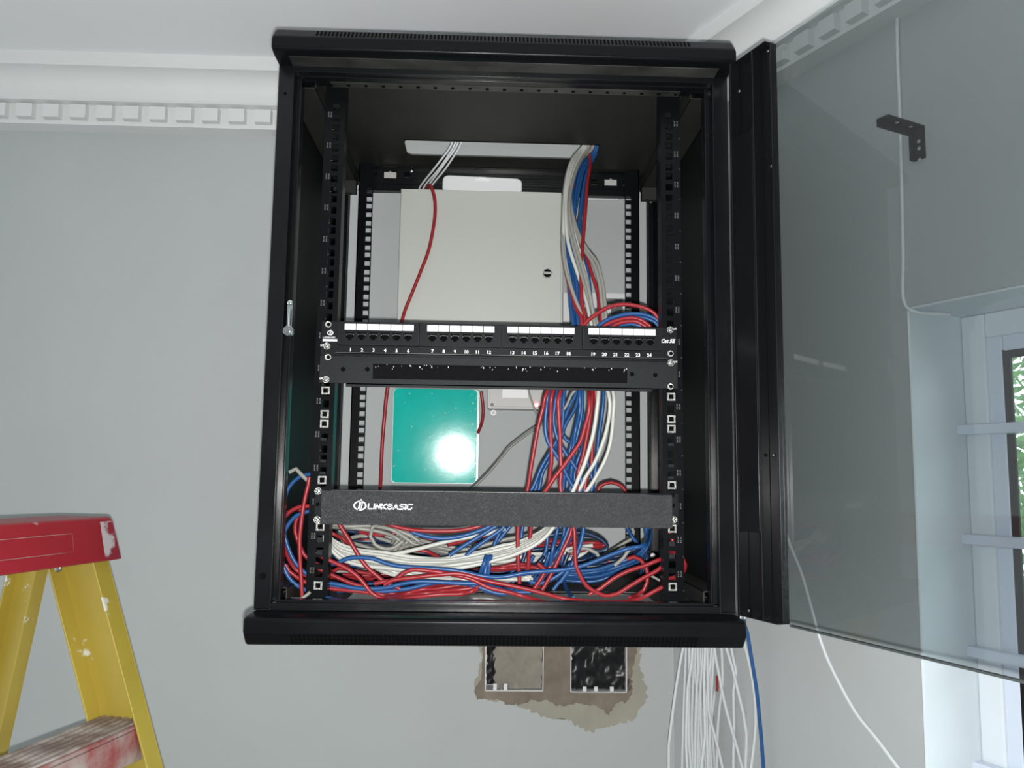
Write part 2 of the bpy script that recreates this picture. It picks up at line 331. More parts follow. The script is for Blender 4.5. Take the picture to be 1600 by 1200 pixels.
# garden beyond the window
mb = MB(); mb.box(2.3, 14, -6, 10, FZ - 0.3, FZ - 0.2); struct('lawn', mb, M['lawn'], smooth=False)
def shrub(c, r, h, label, n, sc):
    t = thing('garden_shrub', (c[0], c[1], FZ - 0.2), label, 'shrub', None)
    mb = MB(); rnd = random.Random(int(c[0] * 100))
    for k in range(n):
        u, v = rnd.random() * 2 * pi, math.acos(2 * rnd.random() - 1); q = r * rnd.random() ** 0.35
        p = Vector((c[0] + q * cos(u) * sin(v), c[1] + q * sin(u) * sin(v), FZ + h + q * 1.25 * cos(v)))
        a = Vector((rnd.gauss(0, 1), rnd.gauss(0, 1), rnd.gauss(0, 1))).normalized(); b = a.orthogonal().normalized() * 0.4
        mb.add([p - a * sc, p + b * sc, p + a * sc, p - b * sc], [(0, 1, 2, 3)])
    obj('foliage', mb, M['leaf'], t, smooth=False)
    mb = MB(); mb.cyl((c[0], c[1], FZ - 0.2), (c[0], c[1], FZ + h), 0.06, 8, 0.03)
    for k in range(5): mb.cyl((c[0], c[1], FZ + h * 0.5), (c[0] + 0.6 * r * cos(k * 1.3), c[1] + 0.6 * r * sin(k * 1.3), FZ + h + 0.3 * r), 0.03, 6, 0.01)
    obj('trunk', mb, M['bark'], t)
def gpt(px, dist): d = ray(px, 700); d.z = 0; d.normalize(); return (CAM.x + d.x * dist, CAM.y + d.y * dist)
shrub(gpt(1680, 4.4), 0.9, 1.75, 'leafy green shrub outside the window, nearest to the glass', 1500, 0.05)
shrub(gpt(1560, 7.6), 1.3, 2.4, 'tall pale green shrub farther out beyond the window', 2600, 0.08)
shrub(gpt(2500, 6.2), 0.9, 1.7, 'low green shrub outside toward the right of the window', 900, 0.08)

# ------------------------------------------------------------------ the cabinet
cab = thing('rack_cabinet', (0, 0.16, -0.70), 'black wall-mounted network rack cabinet with its smoked glass door swung open', 'cabinet')
X0, X1 = -0.30, 0.30; YF = -0.06; YB = 0.385; YC = -0.10
# the cable slot through the roof: tray built round it
SLX0, SLX1, SLY0, SLY1 = -0.163, 0.166, 0.225, 0.292
mb = MB()
ztop = 0.0765
# front lip (solid bar with chamfers), side bars, rear bar
lip = [(YC + 0.012, 0.0385), (YC, 0.0415), (YC, 0.0575), (YC + 0.016, ztop), (YF + 0.02, ztop), (YF + 0.02, 0.0385)]
xg = 0.0075
mb.prism([Vector((X0, y, z)) for y, z in lip], (0.6, 0, 0))
mb.box(X0, X0 + 0.02, YF + 0.02, YB, 0.045, ztop); mb.box(X1 - 0.02, X1, YF + 0.02, YB, 0.045, ztop); mb.box(X0 + 0.02, X1 - 0.02, YB - 0.02, YB, 0.045, ztop)
tc_ = obj('top_cover', mb, M['black'], cab, bevel=0.004, seg=2)
# vent slits in the upper chamfer
mb = MB(); cn = Vector((0, -(ztop - 0.0575), 0.016)).normalized(); cu = Vector((0, 0.016, ztop - 0.0575)).normalized()
for k in range(97):
    x = -0.243 + k * 0.00502
    mb.obox(Vector((x, YC + 0.008, (0.0575 + ztop) / 2)) , Vector((0.0013, 0, 0)), cu * 0.0062, cn * 0.0006)
vt = obj('vent_slits', mb, M['void'], tc_, smooth=False)
# roof panel with the slot
mb = MB()
for a in wall_rects(X0 + 0.004, X1 - 0.004, YF + 0.0, YB, [(SLX0, SLX1, SLY0, SLY1)]): mb.box(a[0], a[1], a[2], a[3], 0.0605, 0.062)
rf = obj('roof_panel', mb, M['roof'], cab, smooth=False)
mb = MB(); mb.box(SLX0, SLX1, SLY0 - .0012, SLY0, 0.0595, 0.0625); obj('slot_edge', mb, M['void'], rf, smooth=False)
for a, b in ((-0.15, -0.03), (0.02, 0.14)): mb = MB(); mb.box(a, b, 0.018, 0.0188, 0.0599, 0.0606); obj('pressed_groove', mb, M['void'], rf, smooth=False)
for x, y in ((SLX0, SLY0), (SLX0, SLY1), (SLX1, SLY0), (SLX1, SLY1)):       # rounded slot corners
    sx = 1 if x < 0 else -1; sy = 1 if y == SLY0 else -1; R_ = 0.012; P_ = [Vector((x, y, 0.0606))] + [Vector((x + sx * R_ * (1 - cos(t * pi / 12)), y + sy * R_ * (1 - sin(t * pi / 12)), 0.0606)) for t in range(7)]
    mb = MB(); mb.prism(P_, (0, 0, .0013)); obj('slot_corner', mb, M['roof'], rf, smooth=False)
# bottom cover
mb = MB()
lip = [(YC + 0.012, -0.6645), (YC, -0.667), (YC, -0.6845), (YC + 0.013, -0.7005), (YF + 0.03, -0.7005), (YF + 0.03, -0.6645)]
mb.prism([Vector((X0, y, z)) for y, z in lip], (0.6, 0, 0))
mb.box(X0, X0 + 0.02, YF + 0.03, YB, -0.7005, -0.668); mb.box(X1 - 0.02, X1, YF + 0.03, YB, -0.7005, -0.668); mb.box(X0 + 0.02, X1 - 0.02, YB - 0.02, YB, -0.7005, -0.668)
bc = obj('bottom_cover', mb, M['black'], cab, bevel=0.004, seg=2)
mb = MB(); c0, c1 = Vector((0, YC, -0.6845)), Vector((0, YC + 0.013, -0.7005)); cv = (c1 - c0); cn = Vector((0, -0.016, -0.013)).normalized()
for k in range(97):
    for j in range(3):
        c = c0 + cv * (0.2 + 0.28 * j) + Vector((-0.243 + k * 0.00502, 0, 0)); mb.obox(c, Vector((0.0014, 0, 0)), cv.normalized() * 0.0017, cn * 0.0005)
obj('vent_holes', mb, M['void'], bc, smooth=False)
# floor panel with a wide cable opening
mb = MB()
for a in wall_rects(X0 + 0.004, X1 - 0.004, YF, YB, [(-0.20, 0.215, -0.015, 0.115)]): mb.box(a[0], a[1], a[2], a[3], -0.6635, -0.662)
obj('floor_panel', mb, M['dusty'], cab, smooth=False)
# side panels
for sx in (-1, 1):
    mb = MB(); mb.box(min(sx * 0.297, sx * 0.299), max(sx * 0.297, sx * 0.299), YF + 0.002, YB, -0.662, 0.060); obj('side_panel', mb, M['side'], cab, smooth=False)
# front door frame: two uprights, head and sill rails with returned edges
mb = MB()
for sx in (-1, 1):
    a, b = sorted((sx * 0.2985, sx * 0.2785)); mb.box(a, b, YF, YF + 0.002, -0.664, 0.042)
    a, b = sorted((sx * 0.2785, sx * 0.2770)); mb.box(a, b, YF - 0.004, YF + 0.018, -0.655, 0.036)
    a, b = sorted((sx * 0.2730, sx * 0.2705)); mb.box(a, b, YF + 0.012, YF + 0.030, -0.655, 0.036)
    a, b = sorted((sx * 0.2785, sx * 0.2705)); mb.box(a, b, YF + 0.016, YF + 0.018, -0.655, 0.036)
mb.box(-0.2785, 0.2785, YF - 0.002, YF + 0.012, 0.030, 0.042); mb.box(-0.272, 0.272, YF + 0.008, YF + 0.034, 0.028, 0.031)
mb.box(-0.2785, 0.2785, YF - 0.002, YF + 0.010, -0.664, -0.655); mb.box(-0.272, 0.272, YF + 0.006, YF + 0.018, -0.657, -0.652)
ff = obj('front_frame', mb, M['black_gloss'], cab, bevel=0.0007)
mb = MB(); mb.box(-0.28, 0.28, YC + 0.014, YF, 0.0375, 0.0385); mb.box(-0.235, 0.24, YF + 0.020, YF + 0.034, 0.0272, 0.028); obj('head_dust', mb, M['dusty'], ff, smooth=False)
mb = MB()
for k in range(21): mb.cyl((-0.235 + k * 0.0235, YF + 0.0275, 0.0266), (-0.235 + k * 0.0235, YF + 0.0275, 0.0280), 0.0026, 10)
obj('head_holes', mb, M['void'], ff)
for z_, r_ in ((-0.623, .0042), (0.0, .002)): mb = MB(); mb.cyl((-0.289, YF - 0.0008, z_), (-0.289, YF + 0.001, z_), r_, 14); obj('screw_hole', mb, M['void'], ff)
# side depth beams top and bottom, rear frame
for sx in (-1, 1):
    for (z0, z1, w) in ((0.022, 0.058, 0.040), (-0.662, -0.640, 0.030)):
        mb = MB(); a, b = sorted((sx * 0.2955, sx * (0.2955 - w)))
        if z0 > 0:
            mb.box(a, b, YF + 0.03, 0.345, 0.0225, 0.0245); c, d = sorted((sx * 0.2555, sx * 0.2575)); mb.box(c, d, YF + 0.03, 0.345, 0.0225, 0.045)
            mb.box(a, b, 0.318, 0.332, 0.0, 0.0225)
        else:
            mb.box(a, b, YF + 0.03, 0.345, -0.642, -0.640); c, d = sorted((sx * 0.2655, sx * 0.2675)); mb.box(c, d, YF + 0.03, 0.345, -0.660, -0.640)
        obj('depth_beam', mb, M['roof'], cab, bevel=0.0006)
mb = MB()
for sx in (-1, 1):
    a, b = sorted((sx * 0.2965, sx * 0.2755)); mb.box(a, b, 0.372, 0.382, -0.66, 0.06)
    a, b = sorted((sx * 0.2880, sx * 0.2860)); mb.box(a, b, 0.340, 0.372, -0.66, 0.06)
    a, b = sorted((sx * 0.2775, sx * 0.2755)); mb.box(a, b, 0.360, 0.372, -0.66, 0.06)
mb.box(-0.2965, 0.2965, 0.372, 0.382, -0.66, -0.625)
obj('rear_frame', mb, M['black_gloss'], cab, bevel=0.0006)
mb = MB()
kn = [(-0.229, -0.224, 0.040, 0.052), (-0.212, -0.188, 0.040, 0.054), (-0.174, -0.163, 0.041, 0.053), (0.168, 0.178, 0.036, 0.049), (0.192, 0.216, 0.036, 0.049), (0.226, 0.231, 0.036, 0.047)]
for a in wall_rects(-0.255, 0.255, 0.012, 0.0605, kn): mb.box(a[0], a[1], 0.350, 0.352, a[2], a[3])
mb.box(-0.255, 0.255, 0.338, 0.352, 0.0575, 0.0600); mb.box(-0.255, 0.255, 0.338, 0.352, 0.012, 0.0135); mb.box(-0.255, 0.255, 0.341, 0.345, 0.0295, 0.0310)
cb = obj('rear_crossbeam', mb, M['black_gloss'], cab, bevel=0.0004)
for (a, b) in ((-0.212, -0.188), (0.192, 0.216)):
    mb = MB(); z = 0.041 if a < 0 else 0.037; mb.box(a + .001, b - .001, 0.353, 0.3545, z, z + 0.011); mb.box((a + b) / 2 - .002, (a + b) / 2 + .002, 0.3515, 0.353, z + 0.006, z + 0.012); obj('mounting_tab', mb, [M['greyp']], cb)

# rack rails with square holes
U = 0.04445
def rail(name, xa, xb, hx, Y, ztop, zbot, ucent, inner, hs=0.0047):
    mb = MB(); x0, x1 = hx - hs, hx + hs
    mb.box(min(xa, xb), x0, Y, Y + 0.0018, zbot, ztop); mb.box(x1, max(xa, xb), Y, Y + 0.0018, zbot, ztop)
    cs = []
    k = -2
    while ucent - k * U > zbot - 0.03:
        c = ucent - k * U; cs += [c + 0.01588, c, c - 0.01588]; k += 1
    z = ztop
    for c in sorted([c for c in cs if zbot + 0.008 < c < min(ztop - 0.008, 0.018)], reverse=True):
        mb.box(x0, x1, Y, Y + 0.0018, c + hs, z); z = c - hs
    mb.box(x0, x1, Y, Y + 0.0018, zbot, z)
    mb.box(min(inner, inner + (0.0018 if inner < 0 else -0.0018)), max(inner, inner + (0.0018 if inner < 0 else -0.0018)), Y, Y + 0.022, zbot, ztop)
    return obj(name, mb, M['black'], cab, smooth=False)
rl = rail('front_rack_rail', -0.2485, -0.2225, -0.2325, 0.0, 0.058, -0.66, -0.0482 - 0.0 * U + 0.0, -0.2225)
rr = rail('front_rack_rail', 0.2225, 0.2485, 0.2325, 0.0, 0.058, -0.66, -0.0482, 0.2225)
rearl = rail('rear_rack_rail', -0.2520, -0.2262, -0.2325, 0.327, 0.058, -0.66, -0.0375, -0.2520)
rearr = rail('rear_rack_rail', 0.2262, 0.2520, 0.2325, 0.327, 0.058, -0.66, -0.0400, 0.2520)
# unit marks printed on the front rails
for o, x in ((rl, -0.2415), (rr, 0.2425)):
    mb = MB()
    for k in range(15):
        for dx in (-0.0018, 0.0018):
            for dz in (-0.0022, 0.0022):
                c = Vector((x + dx, -0.0003, -k * U + dz)); s_ = 0.0011
                mb.box(c.x - s_, c.x + s_, c.y, c.y + .0003, c.z - .0015, c.z - .0010); mb.box(c.x - s_, c.x + s_, c.y, c.y + .0003, c.z + .0010, c.z + .0015)
                mb.box(c.x - .0003, c.x + .0003, c.y, c.y + .0003, c.z - .0015, c.z + .0015)
        mb.box(x + 0.004, x + 0.006, -0.0003, 0, -k * U - 0.0220, -k * U - 0.0217)
    obj('unit_marks', mb, M['inkdim'], o, smooth=False)
def cage_nut(px, py, par):
    p = at(px, py, -0.002); z = p.z; x = -0.2325 if px < 700 else 0.2325
    mb = MB(); w_ = 0.0055
    mb.box(x - w_, x + w_, -0.0022, -0.0005, z + 0.0032, z + 0.0052); mb.box(x - w_, x + w_, -0.0022, -0.0005, z - 0.0052, z - 0.0032)
    mb.box(x - w_, x - 0.0032, -0.0022, -0.0005, z - 0.0032, z + 0.0032); mb.box(x + 0.0032, x + w_, -0.0022, -0.0005, z - 0.0032, z + 0.0032)
    mb.cur = 1; mb.cyl((x, -0.0012, z), (x, 0.004, z), 0.0034, 12)
    obj('cage_nut', mb, [M['nut'], M['void']], par, bevel=0)
for y in (610, 647, 662, 750, 823, 915): cage_nut(505, y, rl)
for y in (620, 655, 670, 758, 826, 917): cage_nut(1050, y, rr)
# clips inside the rail holes below the brush panel
for par, x in ((rl, -0.2325), (rr, 0.2325)):
    for z in (-0.437, -0.4535, -0.482, -0.498, -0.584, -0.600):
        mb = MB(); mb.box(x - 0.004, x + 0.0035, 0.0008, 0.0014, z - .004, z + .004); mb.box(x - 0.0004, x + 0.0004, 0.0003, 0.0008, z - .004, z + .004); obj('hole_clip', mb, M['plate'], par, smooth=False)

# screws along frames
for (px, py, Y, r) in ((643, 267, 0.349, .004), (1017, 315, 0.34, .0035), (583, 225, 0.25, .0015), (1010, 243, 0.30, .0022)):
    p = at(px, py, Y); mb = MB(); mb.dome(p, r, (0, -1, 0), r * 0.6); obj('screw', mb, M['steel'], cab)
for (px, py) in ((1053 - 0, 868),):
    p = at(1020, 868, 0.30); mb = MB(); mb.dome(p, 0.0042, (0, -1, 0), 0.002); obj('screw', mb, M['whitep'], cab)

# latch on the left upright, hinges on the right
lt = MB(); a = at(454, 470, YF); b = at(452, 523, YF)
lt.box(a.x - .003, a.x + .0035, YF - .003, YF, b.z, a.z); lt.dome((a.x, YF - .002, a.z - .003), .0042, (0, -1, 0), .003); lt.cyl((b.x, YF - .008, b.z + .004), (b.x, YF, b.z + .004), .0065, 16); lt.cyl((b.x, YF - .010, b.z + .004), (b.x, YF - .008, b.z + .004), .0030, 12)
lt.cyl((a.x + .001, YF - .006, b.z + .01), (a.x + .001, YF - .006, a.z - .012), .0018, 8)
obj('latch', lt, M['chrome'], cab, bevel=0.0005)
mb = MB(); mb.cyl((0.2985, YC + 0.012, 0.0385), (0.2985, YC + 0.012, -0.006), 0.0022, 10); obj('hinge_pin', mb, M['chrome'], cab)
mb = MB(); mb.cyl((0.2975, YC + 0.012, -0.6645), (0.2975, YC + 0.012, -0.655), 0.0048, 14); mb.dome((0.2975, YC + 0.012, -0.655), .004, (0, 0, 1), .004); obj('hinge_pin', mb, M['chrome'], cab)
# the door: steel stile with folded edges, smoked pane, far stile
A22 = radians(21.8); DD = Vector((sin(A22), -cos(A22), 0)); DN = Vector((-cos(A22), -sin(A22), 0)); DP = Vector((0.3015, -0.100, 0))
def dbox(mb, s0, s1, n0, n1, z0, z1):
    return mb.obox(DP + DD * (s0 + s1) / 2 + DN * (n0 + n1) / 2 + Vector((0, 0, (z0 + z1) / 2)), DD * (s1 - s0) / 2, DN * (n1 - n0) / 2, Vector((0, 0, (z1 - z0) / 2)))
door = MB(); dz0, dz1 = -0.6585, 0.0335
dbox(door, 0.0, 0.066, -0.004, 0.0, dz0, dz1); dbox(door, 0.0, 0.003, 0.0, 0.016, dz0, dz1); dbox(door, 0.040, 0.043, 0.0, 0.014, dz0, dz1); dbox(door, 0.064, 0.066, 0.0, 0.006, dz0, dz1)
dbox(door, 0.0, 0.066, 0.0, 0.014, dz1 - 0.002, dz1); dbox(door, 0.0, 0.066, 0.0, 0.014, dz0, dz0 + 0.002)
dbox(door, 0.003, 0.040, 0.011, 0.014, dz0 + .10, dz1 - .10)
dr = obj('door', door, M['black_gloss'], cab, bevel=0.0008)
mb = MB(); dbox(mb, 0.060, 0.585, -0.0085, -0.0040, dz0 - 0.001, dz1 + 0.001); obj('door_glass', mb, M['smoked'], dr, smooth=False)
mb = MB(); dbox(mb, 0.066, 0.585, -0.0090, -0.0035, dz0 - 0.0030, dz0 - 0.001); obj('glass_edge', mb, M['darkedge'], dr, smooth=False)
mb = MB(); dbox(mb, 0.535, 0.590, -0.004, 0.0, dz0, dz1); dbox(mb, 0.587, 0.590, 0.0, 0.016, dz0, dz1); obj('lock_stile', mb, M['black_gloss'], dr, bevel=0.0008)
mb = MB(); dbox(mb, 0.0425, 0.0431, 0.0135, 0.0145, dz0 + .04, dz1 - .08); obj('stile_edge', mb, M['edge'], dr, smooth=False)
for s_, z_ in ((0.056, 0.028), (0.018, -0.010), (0.058, -0.120), (0.018, -0.650), (0.05, -0.468)):
    mb = MB(); c = DP + DD * s_ + Vector((0, 0, z_)) + DN * (0.0145 if s_ < .04 else 0.001); mb.dome(c, 0.0022, DN, 0.0012); obj('screw', mb, M['edge'], dr)

# ------------------------------------------------------------------ rack equipment
XA, ZA = Vector((1, 0, 0)), Vector((0, 0, 1))
def rack_screw(par, px, py, Y, wing=True):
    p = at(px, py, Y); mb = MB(); mb.cyl(p, p + Vector((0, -.0022, 0)), .0046, 16); mb.dome(p + Vector((0, -.0022, 0)), .0040, (0, -1, 0), .0018)
    mb.obox(p + Vector((0, -.0044, 0)), Vector((.003, 0, .001)), Vector((0, .0006, 0)), Vector((-.0003, 0, .0008))); mb.obox(p + Vector((0, -.0044, 0)), Vector((.0010, 0, -.003)), Vector((0, .0006, 0)), Vector((.0008, 0, .0003)))
    if wing: q = -1 if px < 800 else 1; mb.obox(p + Vector((q * .0058, -.001, .0012)), Vector((.0028, 0, .0004)), Vector((0, .0008, 0)), Vector((0, 0, .0013)))
    obj('screw', mb, M['steel'], par)
def slot_hole(par, px, py, Y):
    p = at(px, py, Y); mb = MB(); mb.cyl(p + Vector((0, -.0004, 0)), p + Vector((0, .0005, 0)), .0042, 16); mb.cur = 1; mb.cyl(p + Vector((.0006, -.0008, 0)), p + Vector((.0006, 0, 0)), .0026, 12)
    obj('nut_hole', mb, [M['steel'], M['void']], par)
PZ = -0.2920                                   # top of the patch panel
pp = thing('patch_panel', (0, 0, PZ - 0.0445), 'black 24-port patch panel with white label strips and numbered sockets', 'patch panel')
mb = MB(); mb.box(-0.2413, 0.2413, -0.0022, 0, PZ - 0.0468, PZ); mb.box(-0.2413 + .02, 0.2413 - .02, 0, 0.030, PZ - 0.002, PZ)
mb.box(-0.220, 0.226, -0.0085, -0.0022, PZ - 0.0443, PZ - 0.0428)
obj('faceplate', mb, M['module'], pp, bevel=0.0006)
mb = MB(); mb.box(-0.220, 0.226, -0.0087, -0.0083, PZ - 0.0433, PZ - 0.0430); obj('lip_edge', mb, M['edge'], pp, smooth=False)
mx0 = at(529, 525, -0.010).x; mx1 = at(1034, 532, -0.010).x; mp = (mx1 - mx0 + 0.002) / 4
lx = [(at(538, 512, -0.0108).x, at(647, 514, -0.0108).x), (at(667, 515, -0.0108).x, at(773, 517, -0.0108).x), (at(792, 518, -0.0108).x, at(898, 520, -0.0108).x), (at(919, 520, -0.0108).x, at(1025, 522, -0.0108).x)]
num = 0
for k in range(4):
    a = mx0 + k * mp; b = a + mp - 0.0022; za, zb = PZ - 0.0022, PZ - 0.0330
    l0, l1 = lx[k]; pt = (l1 - l0) / 6
    holes = [(l0 + pt * (i + .5) - .0062, l0 + pt * (i + .5) + .0062, PZ - .0262, PZ - .0150) for i in range(6)]
    mb = MB()
    for r in wall_rects(a, b, zb, za, holes): mb.box(r[0], r[1], -0.0100, -0.0022, r[2], r[3])
    md = obj('socket_module', mb, M['module'], pp, smooth=False)
    mb = MB(); mb.box(a + .0003, a + .0010, -.0106, -.0098, zb, za); mb.box(b - .0010, b - .0003, -.0106, -.0098, zb, za); mb.box(a, b, -.0106, -.0098, za - .0010, za); mb.box(a, b, -.0106, -.0098, zb, zb + .0008); obj('module_rim', mb, M['plate'], md, smooth=False)
    for i in range(6):
        num += 1; cx = l0 + pt * (i + .5)
        mb = MB(); mb.box(cx - pt / 2 + .0005, cx + pt / 2 - .0005, -.0108, -.0100, PZ - .0128, PZ - .0045); ls = obj('label_strip', mb, M['labelw'], pp, smooth=False)
        mb = MB(); z0, z1 = PZ - .0262, PZ - .0150
        mb.box(cx - .0062, cx + .0062, -.0032, -.0024, z0, z1)
        mb.cur = 1; mb.box(cx - .0062, cx - .0050, -.0106, -.0030, z0, z1); mb.box(cx + .0050, cx + .0062, -.0106, -.0030, z0, z1); mb.box(cx - .0062, cx + .0062, -.0106, -.0030, z1 - .0010, z1); mb.box(cx - .0062, cx - .0025, -.0104, -.0030, z0, z0 + .0022); mb.box(cx + .0025, cx + .0062, -.0104, -.0030, z0, z0 + .0022)
        mb.cur = 2
        for q in range(7): mb.box(cx - .0034 + q * .00105, cx - .0034 + q * .00105 + .00045, -.0088, -.0034, z1 - .0036, z1 - .0024)
        mb.box(cx - .0049, cx - .0041, -.0100, -.009, z1 - .0050, z1 - .0036); mb.box(cx + .0041, cx + .0049, -.0100, -.009, z1 - .0050, z1 - .0036)
        obj('port', mb, [M['void'], M['module'], M['edge']], pp, smooth=False)
        obj('port_number', text_mesh(str(num), 0.0064, (cx, -.0026, PZ - .0388), XA, ZA, bold=.0002), M['ink'], pp, smooth=False)
obj('grade_marking', text_mesh('Cat 5E', 0.0068, (at(1043, 533, -.003).x, -.0026, at(1043, 533, -.003).z), XA, ZA, bold=.0003, shear=.3), M['ink'], pp, smooth=False)
rack_screw(pp, 1047, 515.5, -.0022); rack_screw(pp, 511, 541, -.0022); slot_hole(pp, 513, 507, -.0024); slot_hole(pp, 1047.5, 552.5, -.0024)

# logo strokes
def strokes(mb, segs, o, s, t, y, slant=0.10, sx=1.0):
    for (x0, z0, x1, z1) in segs:
        a = Vector((o[0] + (x0 * sx + z0 * slant) * s, y, o[1] + z0 * s)); b = Vector((o[0] + (x1 * sx + z1 * slant) * s, y, o[1] + z1 * s))
        d = (b - a).normalized(); nn = Vector((-d.z, 0, d.x)); a = a - d * t * .45; b = b + d * t * .45
        mb.add([a - nn * t / 2, b - nn * t / 2, b + nn * t / 2, a + nn * t / 2], [(0, 1, 2, 3)])
GL = {'L': ([(0, 1, 0, 0), (0, 0, 1, 0)], 1.45), 'I': ([(0, 0, 0, 1)], .45), 'N': ([(0, 0, 0, 1), (0, 1, 1, 0), (1, 0, 1, 1)], 1.45), 'K': ([(0, 0, 0, 1), (0.1, .5, 1, 1), (0.1, .5, 1.05, 0)], 1.45),
      'B': ([(0, 0, 0, 1), (0, 1, .95, 1), (.95, 1, .95, .55), (0, .5, 1, .5), (1.05, .45, 1.05, 0), (0, 0, 1.05, 0)], 1.5), 'A': ([(0, 0, .5, 1), (.5, 1, 1.1, 0), (.25, .35, .85, .35)], 1.5),
      'S': ([(1, 1, 0, 1), (0, 1, 0, .5), (0, .5, 1, .5), (1, .5, 1, 0), (1, 0, 0, 0)], 1.45), 'C': ([(1.05, 1, 0, 1), (0, 1, 0, 0), (0, 0, 1.05, 0), (1.05, 0, 1.05, .22)], 1.4)}
def logo_word(mb, o, s, t, y):
    x = 0
    for ch in 'LINKBASIC': g, adv = GL[ch]; strokes(mb, [(a + x, b, c + x, d) for a, b, c, d in g], o, s, t, y); x += adv
    return x * s
def logo_ring(mb, c, rx, rz, t, y):
    n = 28; vs = []; fs = []
    for i in range(n + 1):
        a = 2 * pi * i / n
        for q in (1, 1 - t): vs.append((c[0] + rx * q * cos(a), y, c[1] + rz * q * sin(a)))
    for i in range(n): fs.append((2 * i, 2 * i + 1, 2 * i + 3, 2 * i + 2))
    mb.add(vs, fs)
    mb.add([(c[0] - rx * .38, y, c[1] - rz * .95), (c[0] - rx * .08, y, c[1] - rz * .95), (c[0] + rx * .30, y, c[1] + rz * 1.3), (c[0] + rx * .02, y, c[1] + rz * 1.3)], [(0, 1, 2, 3)])
    mb.add([(c[0] + rx * .10, y, c[1] - rz * .7), (c[0] + rx * .25, y, c[1] - rz * .7), (c[0] + rx * .45, y, c[1] + rz * .7), (c[0] + rx * .30, y, c[1] + rz * .7)], [(0, 1, 2, 3)])
mb = MB(); c = at(516, 520, -.003); logo_ring(mb, (c.x, c.z), .0042, .0034, .3, -.0026)
c = at(504.5, 527.5, -.003); logo_word(mb, (c.x, c.z), .00150, .0005, -.0026)
c = at(515.5, 531, -.003); mb.box(c.x - .0098, c.x + .0098, -.0026, -.0024, c.z - .0019, c.z + .0012)
obj('logo', mb, M['ink'], pp, smooth=False)

# brush strip panel
BZ = -0.3392
bp = thing('brush_panel', (0, 0, BZ - 0.0425), 'charcoal rack panel with a long black brush slot, mounted under the patch panel', 'brush panel')
sl = (at(583, 567, -.002).x, at(980, 575, -.002).x, at(700, 594, -.002).z, at(700, 570.5, -.002).z)
mb = MB()
for r in wall_rects(-0.2413, 0.2413, BZ - 0.0365, BZ, [sl]): mb.box(r[0], r[1], -0.0020, 0, r[2], r[3])
mb.prism([Vector((-0.206, -.002, BZ - .0365)), Vector((0.206, -.002, BZ - .0365)), Vector((0.196, .016, BZ - .0375)), Vector((-0.196, .016, BZ - .0375))], (0, 0, -.0015))
mb.box(-0.206, 0.206, -0.002, 0, BZ - .0410, BZ - .0365)
obj('faceplate', mb, M['plate'], bp, smooth=False)
mb = MB(); rnd = random.Random(3)
mb.box(sl[0] - .003, sl[1] + .003, .003, .005, sl[2] - .003, sl[3] + .003)
for k in range(2600):
    x = sl[0] + (sl[1] - sl[0]) * rnd.random(); y = .0002 + .0025 * rnd.random(); up = k % 2; L = (sl[3] - sl[2]) * (.55 + .3 * rnd.random()); dx = rnd.gauss(0, .0012)
    z0 = sl[3] if up else sl[2]; z1 = z0 + (-L if up else L)
    mb.add([(x - .0002, y, z0), (x + .0002, y, z0), (x + dx + .0002, y - .0008, z1), (x + dx - .0002, y - .0008, z1)], [(0, 1, 2, 3)])
tag(obj('brush_bristles', mb, M['bristle'], bp, smooth=False), kind='stuff')
mb = MB()
for k in range(46):
    x = sl[0] + (sl[1] - sl[0]) * rnd.random(); z = sl[3] - abs(rnd.gauss(0, .003)); s_ = .0005 * rnd.random() + .0002; mb.box(x - s_, x + s_, -.0012, -.0010, z - s_ * 1.6, z + s_ * 1.6)
obj('lint_specks', mb, M['greyp'], bp, smooth=False)
for (x, y) in ((536, 577), (574, 577), (987.5, 584.5), (1024, 586)):
    p = at(x, y, -.002); mb = MB(); mb.cyl(p + Vector((0, -.0003, 0)), p + Vector((0, .001, 0)), .0031, 16); obj('screw_hole', mb, M['void'], bp)
rack_screw(bp, 509.5, 593, -.002); rack_screw(bp, 1048, 567, -.002); slot_hole(bp, 512.5, 558, -.0022); slot_hole(bp, 1047.5, 604, -.0022)

# cable management bar
mz1 = at(600, 767.5, -.042).z; mz0 = at(600, 820.5, -.042).z
cm = thing('cable_manager', (0, 0, mz0 - .001), 'speckled charcoal cable management bar with white logo lettering near its left end', 'cable management bar')
cx0 = at(501, 790, -.042).x; cx1 = at(1051, 800, -.042).x
mb = MB(); mb.box(-0.2413, 0.2413, -0.0018, 0, mz0 + .001, mz1 + .001); obj('backplate', mb, M['module'], cm, bevel=.0005)
mb = MB(); mb.box(cx0, cx1, -.042, -.0405, mz0, mz1); mb.box(cx0, cx1, -.0405, -.028, mz1 - .0014, mz1); mb.box(cx0, cx1, -.0405, -.028, mz0, mz0 + .0014)
obj('cover', mb, M['hammer'], cm, bevel=.0009, seg=3)
mb = MB(); mb.box(cx0 + .012, cx1 - .012, -.028, -.0018, mz1 - .004, mz1 - .0025); mb.box(cx0 + .012, cx1 - .012, -.028, -.0018, mz0 + .0025, mz0 + .004); obj('duct_tray', mb, M['module'], cm, bevel=.0004)
mb = MB(); mb.box(cx0 + .010, cx1 - .03, -.0275, -.0265, mz1 - .0005, mz1 + .0002); obj('tray_edge', mb, M['edge'], cm, smooth=False)
mb = MB(); c = at(562.5, 790, -.0422); logo_ring(mb, (c.x, c.z), .0083, .0062, .24, -.0423)
c0 = at(575, 795, -.0422); ww = (at(653, 797, -.0422).x - c0.x); s_ = ww / 12.2; x = 0
